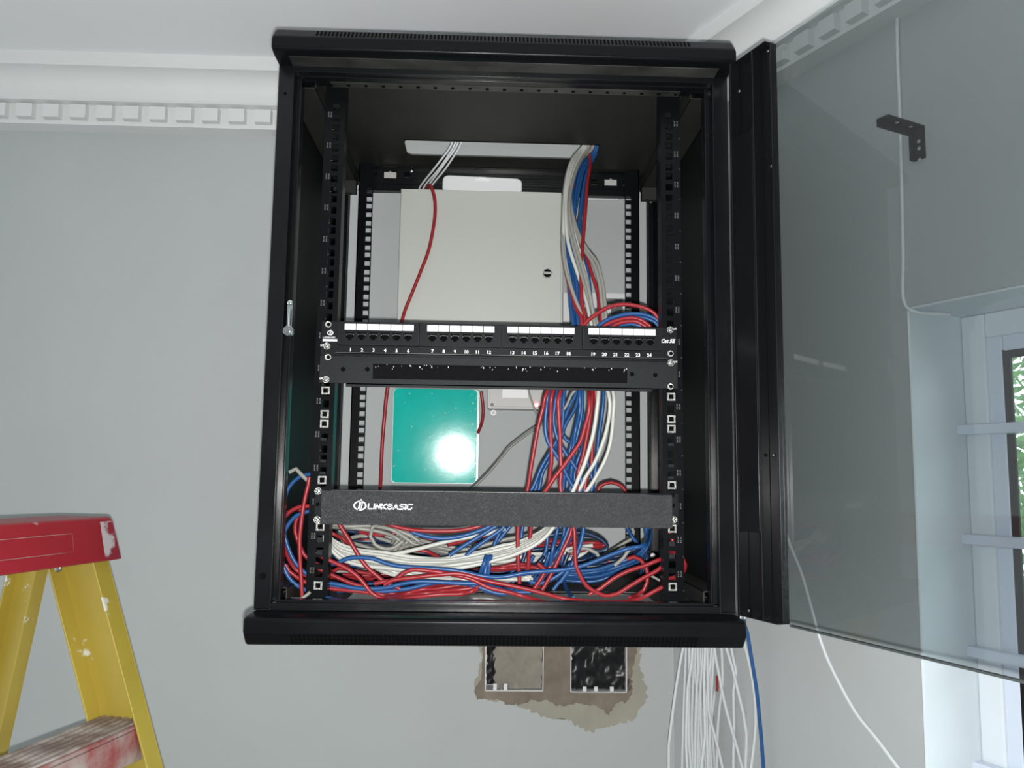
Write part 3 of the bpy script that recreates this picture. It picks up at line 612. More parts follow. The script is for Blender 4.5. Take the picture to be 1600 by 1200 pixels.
for ch in 'LINKBASIC': g, adv = GL[ch]; strokes(mb, [((a + x), b * 1.18, (c + x), d * 1.18) for a, b, c, d in g], (c0.x, c0.z), s_, .00165, -.0423, slant=.12); x += adv * .985
obj('logo', mb, M['ink'], cm, smooth=False)
for (x, y) in ((497.5, 767), (496, 812), (1052, 812)): rack_screw(cm, x, y, -.002, False)
for (x, y) in ((1051, 774), (1051.5, 790), (496.5, 788)): p = at(x, y, -.002); mb = MB(); mb.cyl(p + Vector((0, -.0003, 0)), p + Vector((0, .001, 0)), .0028, 12); obj('screw_hole', mb, M['void'], cm)

# ------------------------------------------------------------------ things on the wall behind
a0, a1 = at(624, 296, .300), at(877, 500, .300)
db = thing('distribution_board', ((a0.x + a1.x) / 2, .37, -.30), 'cream steel distribution board with closed door and round quarter-turn lock', 'electrical board')
dzt = at(700, 296.5, .300).z
mb = MB(); mb.box(a0.x + .004, a1.x + .003, .303, WY, -.300, dzt - .002); obj('enclosure', mb, M['board'], db, bevel=.002)
mb = MB(); mb.box(at(625, 350, .300).x, at(877, 350, .300).x, .300, .3025, -.298, dzt); obj('door', mb, M['board'], db, bevel=.001)
p = at(855, 427.5, .300); mb = MB(); mb.cyl(p, p + Vector((0, -.003, 0)), .0090, 24); mb.cur = 1; mb.cyl(p + Vector((0, -.003, 0)), p + Vector((0, -.0040, 0)), .0072, 20); mb.cur = 0; mb.obox(p + Vector((0, -.0045, 0)), Vector((.0066, 0, 0)), Vector((0, .0010, 0)), Vector((0, 0, .0022)))
obj('lock', mb, [M['steel'], M['void']], db)
# white rounded device on top of the board
a0, a1 = at(691, 297, .306), at(816, 275, .306)
ux0, ux1, uz0, uz1 = a0.x, a1.x, dzt, a1.z - .001
mb = MB(); poly = []
for (t0, cx, cz, r1, r2) in ((-pi / 2, ux1 - .006, uz0 + .006, .006, .006), (0, ux1 - .012, uz1 - .012, .012, .009), (pi / 2, ux0 + .012, uz1 - .009, .012, .009), (pi, ux0 + .006, uz0 + .006, .006, .006)):
    for k in range(6): t = t0 + k / 5 * pi / 2; poly.append(Vector((cx + r1 * cos(t), .306, cz + r2 * sin(t))))
mb.prism(poly, (0, .038, 0)); 
wd = thing('wall_sounder', ((ux0 + ux1) / 2, .325, uz0), 'white rounded plastic device resting on top of the cream board', 'device')
obj('housing', mb, M['whitep'], wd, bevel=.003, seg=3)
mb = MB(); mb.box((ux0 + ux1) / 2 - .012, (ux0 + ux1) / 2 + .012, .3052, .306, uz1 - .010, uz1 - .006); mb.box((ux0 + ux1) / 2 - .006, (ux0 + ux1) / 2 + .006, .3052, .306, uz1 - .006, uz1 - .003); obj('emblem', mb, M['labelw'], wd, smooth=False)
# white conduit stub right of the board
p0, p1 = at(868, 308, .425), at(964, 309, .425); mb = MB(); mb.tube([p0, (p0 + p1) / 2, p1], .0065, 12); mb.dome(p1, .0065, (1, 0, 0), .005)
tag(obj('conduit', mb, M['whitep']), 'short white round-ended conduit on the wall right of the cream board', 'conduit')
# turquoise card / window of the lower box
c = at(613, 606, .415); e = at(744, 757, .415)
tb = thing('turquoise_panel', ((c.x + e.x) / 2, .42, e.z), 'glossy turquoise film-covered panel with rounded corners on the wall behind the rack', 'panel')
def rrect(x0, x1, z0, z1, r, y): 
    P = []
    for (t0, cx, cz) in ((-pi / 2, x1 - r, z0 + r), (0, x1 - r, z1 - r), (pi / 2, x0 + r, z1 - r), (pi, x0 + r, z0 + r)):
        for k in range(6): t = t0 + k / 5 * pi / 2; P.append(Vector((cx + r * cos(t), y, cz + r * sin(t))))
    return P
tilt = -0.039; tiz = -0.033
def tl(P): return [Vector((p.x, p.y + (p.x - c.x) * -tilt + (p.z - e.z) * tiz, p.z)) for p in P]
mb = MB(); mb.prism(tl(rrect(c.x + .0015, e.x + .004, e.z, c.z, .008, .418)), (0, .012, 0)); obj('backing', mb, M['tealedge'], tb, bevel=.001)
mb = MB(); mb.prism(tl(rrect(c.x + .0035, e.x - .001, e.z + .002, c.z - .001, .008, .4165)), (0, .0015, 0)); obj('face', mb, M['teal'], tb, bevel=.0006)
mb = MB(); rnd = random.Random(5)
for k in range(46):
    if k % 2: x, z = e.x - .003 + rnd.gauss(0, .0015), e.z + rnd.random() * (c.z - e.z)
    else: x, z = c.x + rnd.random() * (e.x - c.x), e.z + rnd.random() * (c.z - e.z)
    y = .4163 + (x - c.x) * -tilt + (z - e.z) * tiz; s_ = .0004 + .0006 * rnd.random(); mb.add([(x - s_, y, z - s_ * 1.5), (x + s_, y, z - s_), (x + s_, y, z + s_ * 1.5), (x - s_, y, z + s_)], [(0, 1, 2, 3)])
tag(obj('paint_flecks', mb, M['tealedge'], tb, smooth=False), kind='stuff')
# small grey box with screws and a lit indicator
c = at(762, 606, .405); e = at(852, 640, .405)
gb = thing('junction_box', ((c.x + e.x) / 2, .42, e.z), 'pale grey junction box with corner screws and a glowing red indicator', 'junction box')
mb = MB(); mb.prism(rrect(c.x, e.x, e.z, e.z + .075, .004, .407), (0, .033, 0)); obj('box_body', mb, M['greyp'], gb, bevel=.0015)
mb = MB(); mb.prism(rrect(c.x + .004, e.x - .003, e.z + .004, e.z + .071, .003, .405), (0, .002, 0)); obj('lid', mb, M['greyp'], gb, bevel=.0006)
q = at(785, 603, .4045); q2 = at(825, 622, .4045); mb = MB(); mb.box(q.x, q2.x, .4042, .4050, q2.z, q.z); obj('label', mb, M['labelw'], gb, smooth=False)
for (x, y) in ((769, 632), (843, 636)): p = at(x, y, .4045); mb = MB(); mb.dome(p, .0026, (0, -1, 0), .001); obj('screw', mb, M['edge'], gb)
p = at(771, 645, .43); mb = MB(); mb.cyl(p, p + Vector((0, .01, 0)), .0055, 16); mb.dome(p, .003, (0, -1, 0), .0015); obj('fixing_lug', mb, M['whitep'], gb)
p = at(838, 633, .4045); mb = MB(); mb.dome(p, .0030, (0, -1, 0), .0022); obj('indicator', mb, M['led'], gb)
# double white socket box on the wall, right
c = at(880, 457, .425); e = at(977, 520, .425)
sb = thing('outlet_box', ((c.x + e.x) / 2, .43, c.z - .075), 'open white double outlet box on the wall right of the cream board', 'outlet box')
mb = MB(); hx = (e.x - c.x)
for r in wall_rects(c.x, e.x, c.z - .075, c.z, [(c.x + .10 * hx, c.x + .46 * hx, c.z - .065, c.z - .010), (c.x + .56 * hx, e.x - .04 * hx, c.z - .065, c.z - .010)]): mb.box(r[0], r[1], .424, .440, r[2], r[3])
obj('frame', mb, M['whitep'], sb, smooth=False)
mb = MB(); mb.box(c.x + .1 * hx, e.x - .04 * hx, .436, .439, c.z - .065, c.z - .01); obj('back', mb, M['edge'], sb, smooth=False)
for k in (0, 1):
    mb = MB(); x = c.x + (.20 + .46 * k) * hx; mb.box(x, x + .014, .428, .436, c.z - .05, c.z - .02); mb.dome((x + .02, .430, c.z - .024), .004, (0, -1, 0), .002); obj('socket_insert', mb, M['whitep'], sb, bevel=.001)

# buried outlet boxes and broken plaster under the cabinet
def ragged(pts, y, mat_, name, label, thick, amp, seed, holes=None, cat='wall patch'):
    rnd = random.Random(seed); P = []
    n = len(pts)
    for i in range(n):
        a, b = Vector((*pts[i], 0)), Vector((*pts[(i + 1) % n], 0)); k = max(1, int((b - a).length / 4))
        for j in range(k):
            q = a.lerp(b, j / k); P.append((q.x + rnd.gauss(0, amp), q.y + rnd.gauss(0, amp)))
    P3 = [at(x, yy, y) for x, yy in P]; mb = MB(); mb.prism(P3, (0, thick, 0))
    return tag(obj(name, mb, mat_, smooth=False), label, cat)
ragged([(748, 1002), (752, 1030), (745, 1060), (741, 1080), (745, 1091), (770, 1097), (785, 1094), (830, 1110), (845, 1120), (868, 1122), (888, 1126), (905, 1136), (925, 1143), (960, 1132), (985, 1128), (1000, 1110), (1012, 1090), (1000, 1040), (1002, 1002), (980, 1002), (980, 1082), (890, 1082), (890, 1002), (850, 1002), (850, 1080), (757, 1080), (757, 1002)], .4394, M['filler'], 'filler_patch', 'tan ragged wall filler patch around the two buried outlet boxes', .0004, 1.8, 11)
def mortar(pts, seed):
    rnd = random.Random(seed); P = []
    for i in range(len(pts)):
        a, b = Vector((*pts[i][:2], 0)), Vector((*pts[(i + 1) % len(pts)][:2], 0)); k = max(1, int((b - a).length / 4)) if pts[i][2] else 1
        for j in range(k):
            q = a.lerp(b, j / k); am = 1.6 if pts[i][2] else 0; P.append((q.x + (rnd.gauss(0, am) if j else 0), q.y + (rnd.gauss(0, am) if j else 0)))
    return [at(x, yy, .4386) for x, yy in P]
mb = MB()
mb.prism(mortar([(757, 1002, 0), (758, 1079, 0), (849, 1079, 0), (891, 1081, 0), (979, 1081, 0), (979, 1060, 0), (984, 1060, 1), (988, 1085, 1), (980, 1095, 1), (962, 1100, 1), (952, 1118, 1), (935, 1106, 1), (900, 1098, 1), (880, 1104, 1), (850, 1094, 1), (825, 1098, 1), (800, 1102, 1), (780, 1094, 1), (748, 1092, 1), (741, 1082, 1), (742, 1074, 1), (752, 1058, 1), (753, 1002, 0)], 4), (0, .0010, 0))
mb.prism([at(x, y, .4386) for x, y in ((849, 1002), (849, 1079), (891, 1081), (891, 1002))], (0, .0010, 0))
mb.prism(mortar([(979, 1002, 0), (979, 1081, 0), (986, 1078, 1), (990, 1040, 1), (996, 1002, 0)], 6), (0, .0010, 0))
tag(obj('mortar_patch', mb, M['mortar'], smooth=False), 'rough brown mortar around and between the two buried outlet boxes', 'wall patch')
for (hh, name, lab, seed) in ((h1, 'outlet_box', 'buried outlet box stuffed with brown-grey paper, below the cabinet on the left', 1), (h2, 'outlet_box', 'buried outlet box lined with shiny black plastic, below the cabinet on the right', 2)):
    x0, x1, z0, z1 = hh; z1 = min(z1, -0.74)
    t = thing(name, ((x0 + x1) / 2, .45, z0), lab, 'outlet box')
    mb = MB(); w_ = .0016
    mb.box(x0, x0 + w_, .4345, .478, z0, z1); mb.box(x1 - w_, x1, .4345, .478, z0, z1); mb.box(x0, x1, .4345, .478, z0, z0 + w_); mb.box(x0, x1, .476, .478, z0, z1)
    obj('metal_box', mb, M['whitep'], t, bevel=.0004)
    for fx in ((.14, .32) if seed == 1 else (.22, .42, .70)):
        mb = MB(); x = x0 + (x1 - x0) * fx; mb.box(x, x + .007, .436, .441, z0 + w_, z0 + (.013 if seed == 1 else .010)); obj('fixing_tab', mb, M['whitep'], t, bevel=.001)
    def crumple(xa, xb, za, zb, y, amp, sd, mt, nm):
        mb = MB(); nx, nz = 26, 40; vs = []; 
        for j in range(nz + 1):
            for i in range(nx + 1):
                x = xa + (xb - xa) * i / nx; z = za + (zb - za) * j / nz
                e_ = (noise.noise(Vector((0, z * 90, sd))) * .006 if i == 0 else 0) + (noise.noise(Vector((5, z * 90, sd))) * .004 if i == nx else 0)
                vs.append((x + e_, y + amp * noise.noise(Vector((x * 55, z * 40, sd))) + amp * .35 * noise.noise(Vector((x * 170, z * 110, sd + 3))), z))
        mb.add(vs, [(j * (nx + 1) + i, j * (nx + 1) + i + 1, (j + 1) * (nx + 1) + i + 1, (j + 1) * (nx + 1) + i) for j in range(nz) for i in range(nx)])
        obj(nm, mb, mt, t, ang=60)
    if seed == 1:
        crumple(x0 + .002, x0 + .036, z0 + .008, z1, .452, .004, 2, M['blackfilm'], 'black_lining'); crumple(x0 + .017, x1 - .002, z0 + .003, z1, .443, .006, 9, M['paper'], 'paper_stuffing')
    else: crumple(x0 + .002, x1 - .002, z0 + .003, z1, .447, .007, 5, M['blackfilm'], 'plastic_lining')

# bracket and clipped wire on the right wall, above the window
p = at_rw(1438, 250, 0); s0 = (p - WP0).dot(WD); zt = at_rw(1447, 195, 0).z; zb = at_rw(1438, 250, 0).z
mb = MB(); rbox(mb, s0 - .009, s0 + .009, -.0025, 0, zb, zt); rbox(mb, s0 - .009, s0 - .006, -.010, 0, zb, zt)
rbox(mb, s0 - .009, s0 + .009, -.072, -.0005, zt - .0025, zt); rbox(mb, s0 - .009, s0 - .006, -.072, -.002, zt - .011, zt)
mb.cur = 1
for z in (zt - .020, zt - .030, zt - .046): mb.cyl(rw(s0 + .001, z, -.0032), rw(s0 + .001, z, -.0024), .0026, 10)
for o in (-.018, -.045): mb.cyl(rw(s0 + .001, zt - .0031, o), rw(s0 + .001, zt - .0024, o), .0026, 10)
tag(obj('angle_bracket', mb, [M['plate'], M['greyp']], bevel=.0006), 'small black metal angle bracket on the right wall above the window', 'bracket')
mb = MB(); pts = [at_rw(x, y, -.003) for x, y in ((1402, 30), (1403, 100), (1406, 180), (1409, 300), (1411, 400), (1412, 470))]; pts[0] = pts[0] + Vector((0, 0, .01)); pts.append(rw(WS0 + .012, WZ1 - .008, .004)); pts.append(rw(WS0 + .02, WZ1 - .007, .06))
mb.tube(pts, .0024, 8); tag(obj('clipped_wire', mb, M['whitep']), 'thin pale wire running straight down the right wall to the window corner', 'wire')
mb = MB(); P = []
for (x, y, o) in ((1219, 640, -.030), (1217, 720, -.035), (1220, 800, -.038), (1232, 845, -.04), (1252, 895, -.042), (1268, 950, -.045), (1282, 1000, -.045), (1300, 1045, -.045), (1335, 1110, -.045), (1370, 1155, -.045), (1405, 1202, -.045), (1450, 1260, -.045), (1490, 1330, -.04)): P.append(at_rw(x, y, o))
P.append(P[-1] + Vector((.02, -.02, -.4))); P.append(Vector((P[-1].x, P[-1].y, FZ + .004)))
mb.tube(P, .0023, 8); tag(obj('loose_cable', mb, M['coolwhite']), 'thin white cable curving down behind the smoked glass door toward the floor', 'cable')

# ------------------------------------------------------------------ cables (each one its own object), traced as (x, y) sight lines with a depth
def cable(mat_, pts, label, group=None, Y=0.1, r=0.0029, name='network_cable', dx=0, dy=0, tail=None, cat='cable'):
    P = []; jit = random.Random(len(COL.objects)); ja = 1.3 if group else 0.0
    for i, q in enumerate(pts):
        y3 = q[2] if len(q) > 2 else (Y(i / (len(pts) - 1)) if callable(Y) else Y)
        px, py = q[0] + dx + jit.gauss(0, ja), q[1] + dy + jit.gauss(0, ja); y3 += jit.gauss(0, ja) * .0025
        if py > 800:
            d = ray(px, py); ymax = CAM.y + (-0.6585 - CAM.z) / d.z * d.y
            if px < 1055 and px > 430: y3 = min(y3, ymax - .002)
        P.append(at(px, py, y3))
    if tail: P += tail
    mb = MB(); mb.tube(P, r, 8, 0.007)
    return tag(obj(name, mb, M[mat_], ang=80), label, cat, group)
def lerpY(a, b): return lambda t: a + (b - a) * t

# --- upper bundle that comes in through the roof slot and runs down behind the patch panel to the lower tangle
def down(upper, lower, mat_, label, y0=.262, y1=.07, y2=.05, y3=.06, group=None, r=.0029):
    n = len(upper); P = [(upper[0][0] + 4, upper[0][1] - 14, y0 + .002)]
    for i, (x, y) in enumerate(upper):
        t = i / (n - 1); P.append((x, y, y0 + (y1 - y0) * t ** .8))
    x_, y_ = upper[-1]; 
    if lower:
        P.append(((x_ + lower[0][0]) / 2, 566, (y1 + y2) / 2 + .01))
        for i, q in enumerate(lower): P.append(q if len(q) > 2 else (q[0], q[1], y2 + (y3 - y2) * i / (len(lower) - 1)))
    else: P.append((x_ + 1, 540, y1 - .005))
    return cable(mat_, P, label, group, r=r)
G1 = 'grey cables in the bundle from the roof slot'
down([(912, 228), (893, 252), (884, 290), (881, 340), (881, 390), (890, 440), (905, 485), (914, 515)], [(950, 612), (953, 640), (947, 675), (938, 702), (929, 723), (914, 747), (907, 762), (880, 800), (857, 826), (835, 840), (804, 856), (772, 866)], 'white', 'pale cable falling furthest left from the roof slot then sweeping white into the lower tangle', y0=.250)
down([(914, 229), (897, 254), (887, 290), (884, 330), (888, 380), (905, 435), (917, 475), (926, 515)], [(958, 612), (958, 652), (954, 690), (946, 717), (934, 740), (922, 760), (895, 795), (866, 824), (845, 838), (812, 856), (775, 872)], 'white', 'rightmost pale cable between the brush panel and the cable management bar', y0=.252, y2=.055)
down([(916, 229), (900, 258), (890, 295), (890, 335), (903, 385), (916, 432), (925, 480), (932, 515)], [(935, 612), (932, 645), (928, 672), (922, 697), (914, 723), (904, 747), (897, 764), (880, 795), (857, 822)], 'white', 'cream cable running down among the red cables under the brush panel', y0=.254, y2=.02, y3=.02)
down([(925, 233), (905, 254), (893, 285), (892, 320), (902, 360), (917, 389), (933, 411), (941, 440), (945, 470), (947, 505)], None, 'grey', 'grey cable bowing furthest right above the patch panel', y0=.256)
down([(923, 232), (902, 254), (890, 287), (889, 320), (899, 360), (913, 390), (928, 414), (937, 445), (941, 480), (943, 508)], None, 'grey', 'grey cable just inside the rightmost one above the patch panel', y0=.258)
down([(911, 228), (891, 256), (882, 295), (879.5, 347), (879, 375), (884, 420), (900, 470), (920, 515)], None, 'grey', 'grey cable hugging the right edge of the cream board', y0=.262)
down([(917, 231), (899, 262), (889, 300), (887, 340), (897, 388), (909, 430), (921, 470), (936, 515)], None, 'grey', 'grey cable in the middle of the bundle above the patch panel', y0=.254, y1=.06)
down([(919, 231), (902, 262), (892, 298), (890, 335), (899, 380), (911, 420), (922, 462), (930, 512)], None, 'grey', 'grey cable lying against the red one above the patch panel', y0=.250, y1=.05)
L = {}
L[2] = [(858, 612), (854, 637), (852, 667), (856, 690), (868, 709), (878.5, 727), (886, 744), (895, 760), (908, 790), (912, 822), (906, 854), (892, 885), (875, 910)]
L[4] = [(871, 612), (866.5, 637), (865, 657), (869.5, 681), (880, 702), (895, 724.5), (904, 739), (909, 758), (900, 800), (885, 835), (872, 870), (858, 905)]
L[6] = [(882, 612), (880, 652), (877, 674), (869, 690), (860, 706), (845, 732), (834, 759), (815, 790), (787, 822), (769, 858)]
L[7] = [(901, 612), (892, 630), (880, 660), (872, 690), (857, 714), (841, 744), (838, 762), (820, 795), (795, 825), (775, 850), (767, 862)]
L[8] = [(904, 612), (899, 637), (884, 663), (877, 684), (865, 708), (848, 738), (843, 762), (830, 800), (817, 822), (814, 860), (815, 900)]
L[9] = [(906, 612), (904, 645), (898, 675), (893.5, 697), (890, 720), (884, 742), (880, 762), (873, 800), (869, 830), (864, 860), (859, 895)]
L[10] = [(910, 612), (908, 645), (904, 668), (899, 690), (895, 720), (892, 744), (893, 762), (885, 800), (878, 841), (870, 865), (846, 905)]
L[11] = [(908, 612), (902, 652), (895, 690), (889, 712), (883, 735), (881, 762), (862, 800), (855, 831), (854, 860), (846, 880), (830, 914)]
L[12] = [(878, 612), (877, 650), (881, 682), (892, 692), (907, 703), (916, 718), (922, 738), (927, 760), (918, 790), (900, 825), (880, 866), (880, 895), (881, 907), (887, 925), (896, 935)]
L[13] = [(910, 612), (911, 645), (914, 666), (913, 684), (908, 700), (902, 720), (898, 742), (896, 762), (880, 800), (870, 822), (867, 847), (862, 872), (859, 891)]
L[18] = [(943, 612), (940, 652), (935.5, 682), (932, 720), (928, 750), (925, 764), (915, 790), (912, 822), (905, 850), (890, 887), (864, 922)]
B = {}
B[0] = [(928, 236), (906, 262), (897, 290), (894, 320), (886, 370), (888, 400), (893, 440), (896, 480), (898, 515)]
B[1] = [(929, 237), (909, 264), (901, 292), (897, 325), (889, 372), (892, 402), (897, 440), (901, 480), (904, 515)]
B[2] = [(930, 238), (912, 266), (905, 294), (899, 328), (892, 374), (896, 405), (902, 440), (907, 480), (911, 515)]
B[3] = [(930, 239), (916, 268), (909, 300), (905, 340), (907, 372), (913, 398), (918, 432), (922, 470), (927, 510)]
B[4] = [(931, 240), (918, 270), (911, 300), (905, 340), (899, 372), (897, 405), (905, 440), (909, 480), (913, 515)]
B[5] = [(926, 237), (904, 264), (894, 292), (889, 330), (884, 372), (886, 405), (890, 440), (893, 480), (896, 515)]
B[6] = [(929, 238), (911, 265), (903, 293), (898, 326), (890, 373), (894, 403), (900, 440), (904, 480), (908, 515)]
lab = {2: 'blue cable bowing left at the edge of the lower bundle then crossing under the reds', 4: 'blue cable slanting right between the two inner red cables',
       6: 'blue cable leaving the bundle furthest down-left to the management bar', 7: 'middle of the blue cables fanning down-left to the management bar', 8: 'rightmost of the blue cables fanning down-left to the management bar',
       9: 'blue cable in the straight middle strand under the brush panel', 10: 'blue cable in the straight middle strand under the brush panel', 11: 'blue cable in the straight middle strand under the brush panel',
       12: 'blue cable crossing the bundle toward lower right behind the diagonal red', 13: 'blue cable in the straight middle strand under the brush panel', 18: 'rightmost blue cable in the bundle under the brush panel'}
ups = [5, 0, 6, 1, 2, 1, 2, 4, 3, 4, 3]; rnd = random.Random(9)
for i, k in enumerate((2, 4, 6, 7, 8, 9, 10, 11, 12, 13, 18)):
    u = [(x + (i // 4) * 1.3 - 1, y) for x, y in B[ups[i]]]
    y2 = {2: .035, 4: .05, 6: .10, 7: .11, 8: .12, 9: .07, 10: .085, 11: .10, 12: .13, 13: .12, 18: .09}[k]
    down(u, L[k], 'blue', lab[k], y0=.268 - .003 * (i % 3), y1=.09 + .006 * (i % 4), y2=y2, y3=y2 * .8 + .02, group='straight blue strands under the brush panel' if k in (9, 10, 11, 13) else None)
# reds in the bundle
down([(920, 235), (922, 258), (917.5, 287), (915, 325), (911.5, 368), (909, 400), (908, 430), (909, 470), (913, 512)], [(855, 612), (848.5, 637), (841, 667), (834, 705), (829, 735), (825, 762), (816, 795), (810, 820), (809, 860), (812, 912)], 'red', 'leftmost red cable of the lower bundle, dropping past the blue fan', y0=.255, y2=.03, y3=.05)
down([(918, 233), (903, 262), (892, 300), (884, 340), (879, 376), (881, 407), (886, 432), (892, 455), (900, 482), (909, 506)], [(864, 612), (860.5, 645), (860.5, 682), (862, 712), (860, 735), (856, 760), (838, 795), (830, 822), (827, 860), (825, 890)], 'red', 'second red cable from the left under the brush panel, starting beside the cream board', y0=.266, y2=.03, y3=.06)
down([(917, 231), (901, 262), (894, 300), (899, 350), (908, 382), (916, 401), (924, 426), (934, 457), (937, 482), (936, 510)], [(875.5, 612), (873, 645), (875, 675), (875.5, 705), (877, 735), (875.5, 762), (885, 795), (896, 822), (898, 847), (900, 885), (907, 900), (916, 915), (932, 926), (945, 931), (964, 928), (982, 917), (1007, 902), (1026, 892), (1040, 880, .02), (1043, 873, .03), (1032, 874), (1007, 884), (982, 892), (957, 905), (939, 919), (920, 929)], 'red', 'red cable down the bundle, ending in a loop at the right floor corner', y0=.258, y2=.015, y3=.02)
cable('red', [(918, 600, .05), (921, 625), (920, 645), (914, 667), (907, 690), (895, 708), (880, 729), (868, 744), (856, 762), (835, 790), (812, 808, .04)], 'red cable cutting diagonally down-left across the front of the blue bundle', Y=.01)
cable('red', [(925, 600, .07), (925, 618), (922, 652), (917, 682), (910, 717), (904, 735), (901, 762, .05), (897, 800, .05), (891, 835), (882, 854), (872, 876), (865, 890), (856, 907), (847, 922)], 'inner red cable of the right-hand trio slanting down-left to the floor', Y=.05)
cable('red', [(930, 600, .07), (931, 637), (927, 675), (925, 705), (924, 727), (916, 750), (912, 770), (902, 800), (889, 835), (872, 870), (850, 897), (837, 921)], 'outer red cable of the right-hand trio under the brush panel', Y=.075)
cable('red', [(951, 600, .39), (752, 612, .39), (755, 640, .395), (753, 660, .40), (747, 676, .415)][1:], 'short red cable end curling beside the turquoise panel', Y=.39, r=.0030)
cable('red', [(934, 768), (937, 760), (944, 756), (955, 753.5), (967, 757), (974, 762), (979, 772)], 'dark red loop peeking over the cable management bar on the right', Y=.16)
cable('red', [(665, 298, .335), (668, 290, .315), (673, 291.5, .296), (678, 305, .290), (680, 325, .288), (678, 350, .286), (670, 390, .284), (657, 425, .282), (643, 460, .28), (634, 482, .28), (628, 502, .275), (615, 556, .27), (605, 612, .27), (601, 650, .27), (597, 700, .27), (594.5, 757, .26), (590, 800, .22), (583, 840, .18)], 'single red cable draped down over the front of the cream board', r=.0031)
for i, (x0, x1) in enumerate(((704, 657), (709, 663), (713, 669), (718, 674))):
    cable('coolwhite', [(x0 + 5, 210, .262), (x0, 229, .268), ((x0 + x1) / 2 + (1 if i % 2 else -1), 262, .29), (x1, 291, .325), (x1 - 4, 305, .345)], ['white cable from the roof slot to the board top, leftmost of four', 'white cable from the roof slot to the board top, second from left', 'white cable from the roof slot to the board top, third from left', 'white cable from the roof slot to the board top, rightmost of four'][i], r=.0017)
cable('darkgrey', [(733, 764), (740, 757), (760, 737), (780, 714), (792, 698), (805, 687), (822, 674), (845, 659), (856, 650), (868, 640), (885, 622)], 'dark painted shadow of the pale grey cable, running up from the turquoise panel corner', Y=.40, r=.0014)  # not a real cable: dark tube painted in as the pale cable's shadow
cable('grey', [(737, 766), (745, 757), (765, 737), (784, 714), (797, 699), (812, 687), (830, 674), (848, 662), (862, 650)], 'pale grey cable running diagonally beside its dark painted shadow', Y=.405, r=.0024)
cable('grey', [(824, 600), (828, 618), (834, 635), (841, 656), (846, 664)], 'short pale grey wire crossing the junction box beside the red indicator', Y=.39, r=.0018)
cable('grey', [(900, 608), (892, 618), (886, 632), (881, 640)], 'short grey strand slanting between the blue cables under the brush panel', Y=.06, r=.0020)

# --- arcs over the right end of the patch panel
def arc(mt, pts, lab, Y): cable(mt, [(p[0], p[1], Y + .0) for p in pts], lab, r=.0029)
arc('red', [(905, 525), (913, 507), (930, 492), (954, 479), (976, 475.5), (1004, 480), (1022, 489), (1031, 500), (1035, 516)], 'topmost red cable arching over the right end of the patch panel', .045)
arc('blue', [(925, 520), (938, 507), (954, 497.5), (979, 491), (1004, 491), (1022, 497), (1034, 508), (1036, 520)], 'upper blue cable arching over the right end of the patch panel', .052)
arc('blue', [(950, 512), (970, 501), (990, 496), (1008, 496.5), (1022, 502), (1031, 511), (1033, 520)], 'lower blue cable arching over the right end of the patch panel', .060)
arc('red', [(935, 518), (947, 507.5), (966, 500), (987, 496.5), (1004, 501), (1015, 509), (1018, 520)], 'second red cable arching over the right end of the patch panel', .045)
arc('red', [(950, 518), (962, 507), (980, 502.5), (996, 503), (1009, 510), (1012, 520)], 'lowest red cable arching over the right end of the patch panel', .038)
arc('blue', [(960, 518), (972, 508), (986, 506), (1000, 509), (1008, 518)], 'small blue cable hump just above port row on the right', .050)

# --- loops round the left front rail
cable('blue', [(495, 742), (487, 741), (468, 745), (451, 762), (444, 787), (443, 825), (451, 858), (464, 883), (478, 896), (487, 904), (500, 912)], 'tall blue loop at the far left behind the front rail', Y=.035)
cable('blue', [(500, 796), (485, 798.5), (464, 805), (447, 825), (439.5, 850), (441, 878), (451, 902), (466, 916), (485, 925), (503, 931), (526, 938), (560, 942), (600, 943)], 'large blue loop nearest the left side panel, ending along the floor', Y=.010)
cable('red', [(500, 793), (485.5, 791), (468, 792), (452, 800), (442, 811), (441, 826, .03), (446, 860, .05), (462, 890, .06), (490, 905, .06)], 'bright red loop bending left at the height of the management bar', Y=.006)
cable('red', [(484, 745), (481, 760), (476, 781), (471, 812), (468, 844.5), (469, 883), (471, 911.5), (472, 934)], 'red cable hanging straight down left of the front rail', Y=.004)
cable('red', [(470, 795), (462.6, 814), (461, 831), (468, 852), (474, 865.6), (484, 876), (500, 884)], 'dark red cable curving in the shade left of the front rail', Y=.06)
cable('red', [(446, 882), (452, 893), (464, 902), (480, 911), (500, 916), (526, 921), (560, 924), (600, 930)], 'red cable sweeping right along the floor from the left loops', Y=.02)
cable('grey', [(452, 738), (462.6, 732.5), (472, 743), (487.5, 757), (500, 768)], 'short grey cable end beside the left front rail', Y=.02)
cable('grey', [(430, 938), (455, 936), (470, 936), (479, 930), (485, 925)], 'grey cable lying in the front left floor corner', Y=.0, r=.0022)

# --- tangle on the cabinet floor
WL = [(506, 828), (514, 838), (530, 850), (560, 858), (600, 864), (640, 870), (687, 873), (712, 870), (750, 862), (787, 853), (804, 849), (835, 836), (856, 823), (875, 800)]
for i in range(6):
    sp = [3.6, 3.4, 4.6, 5.6, 5.4, 4.6, 3.6, 3.8, 4.2, 4.2, 4.0, 3.6, 2.8, 2.2]; jr = random.Random(60 + i)
    cable('white', [(x, y + sp[k] * i * .9 + jr.gauss(0, .8)) for k, (x, y) in enumerate(WL)], ['topmost strand of the thick white sheaf sweeping across the floor tangle', 'second strand from the top of the thick white sheaf in the floor tangle', 'third strand from the top of the thick white sheaf in the floor tangle',
          'fourth strand from the top of the thick white sheaf in the floor tangle', 'fifth strand from the top of the thick white sheaf in the floor tangle', 'lowest strand of the thick white sheaf sweeping across the floor tangle'][i], Y=.060 - .005 * i)
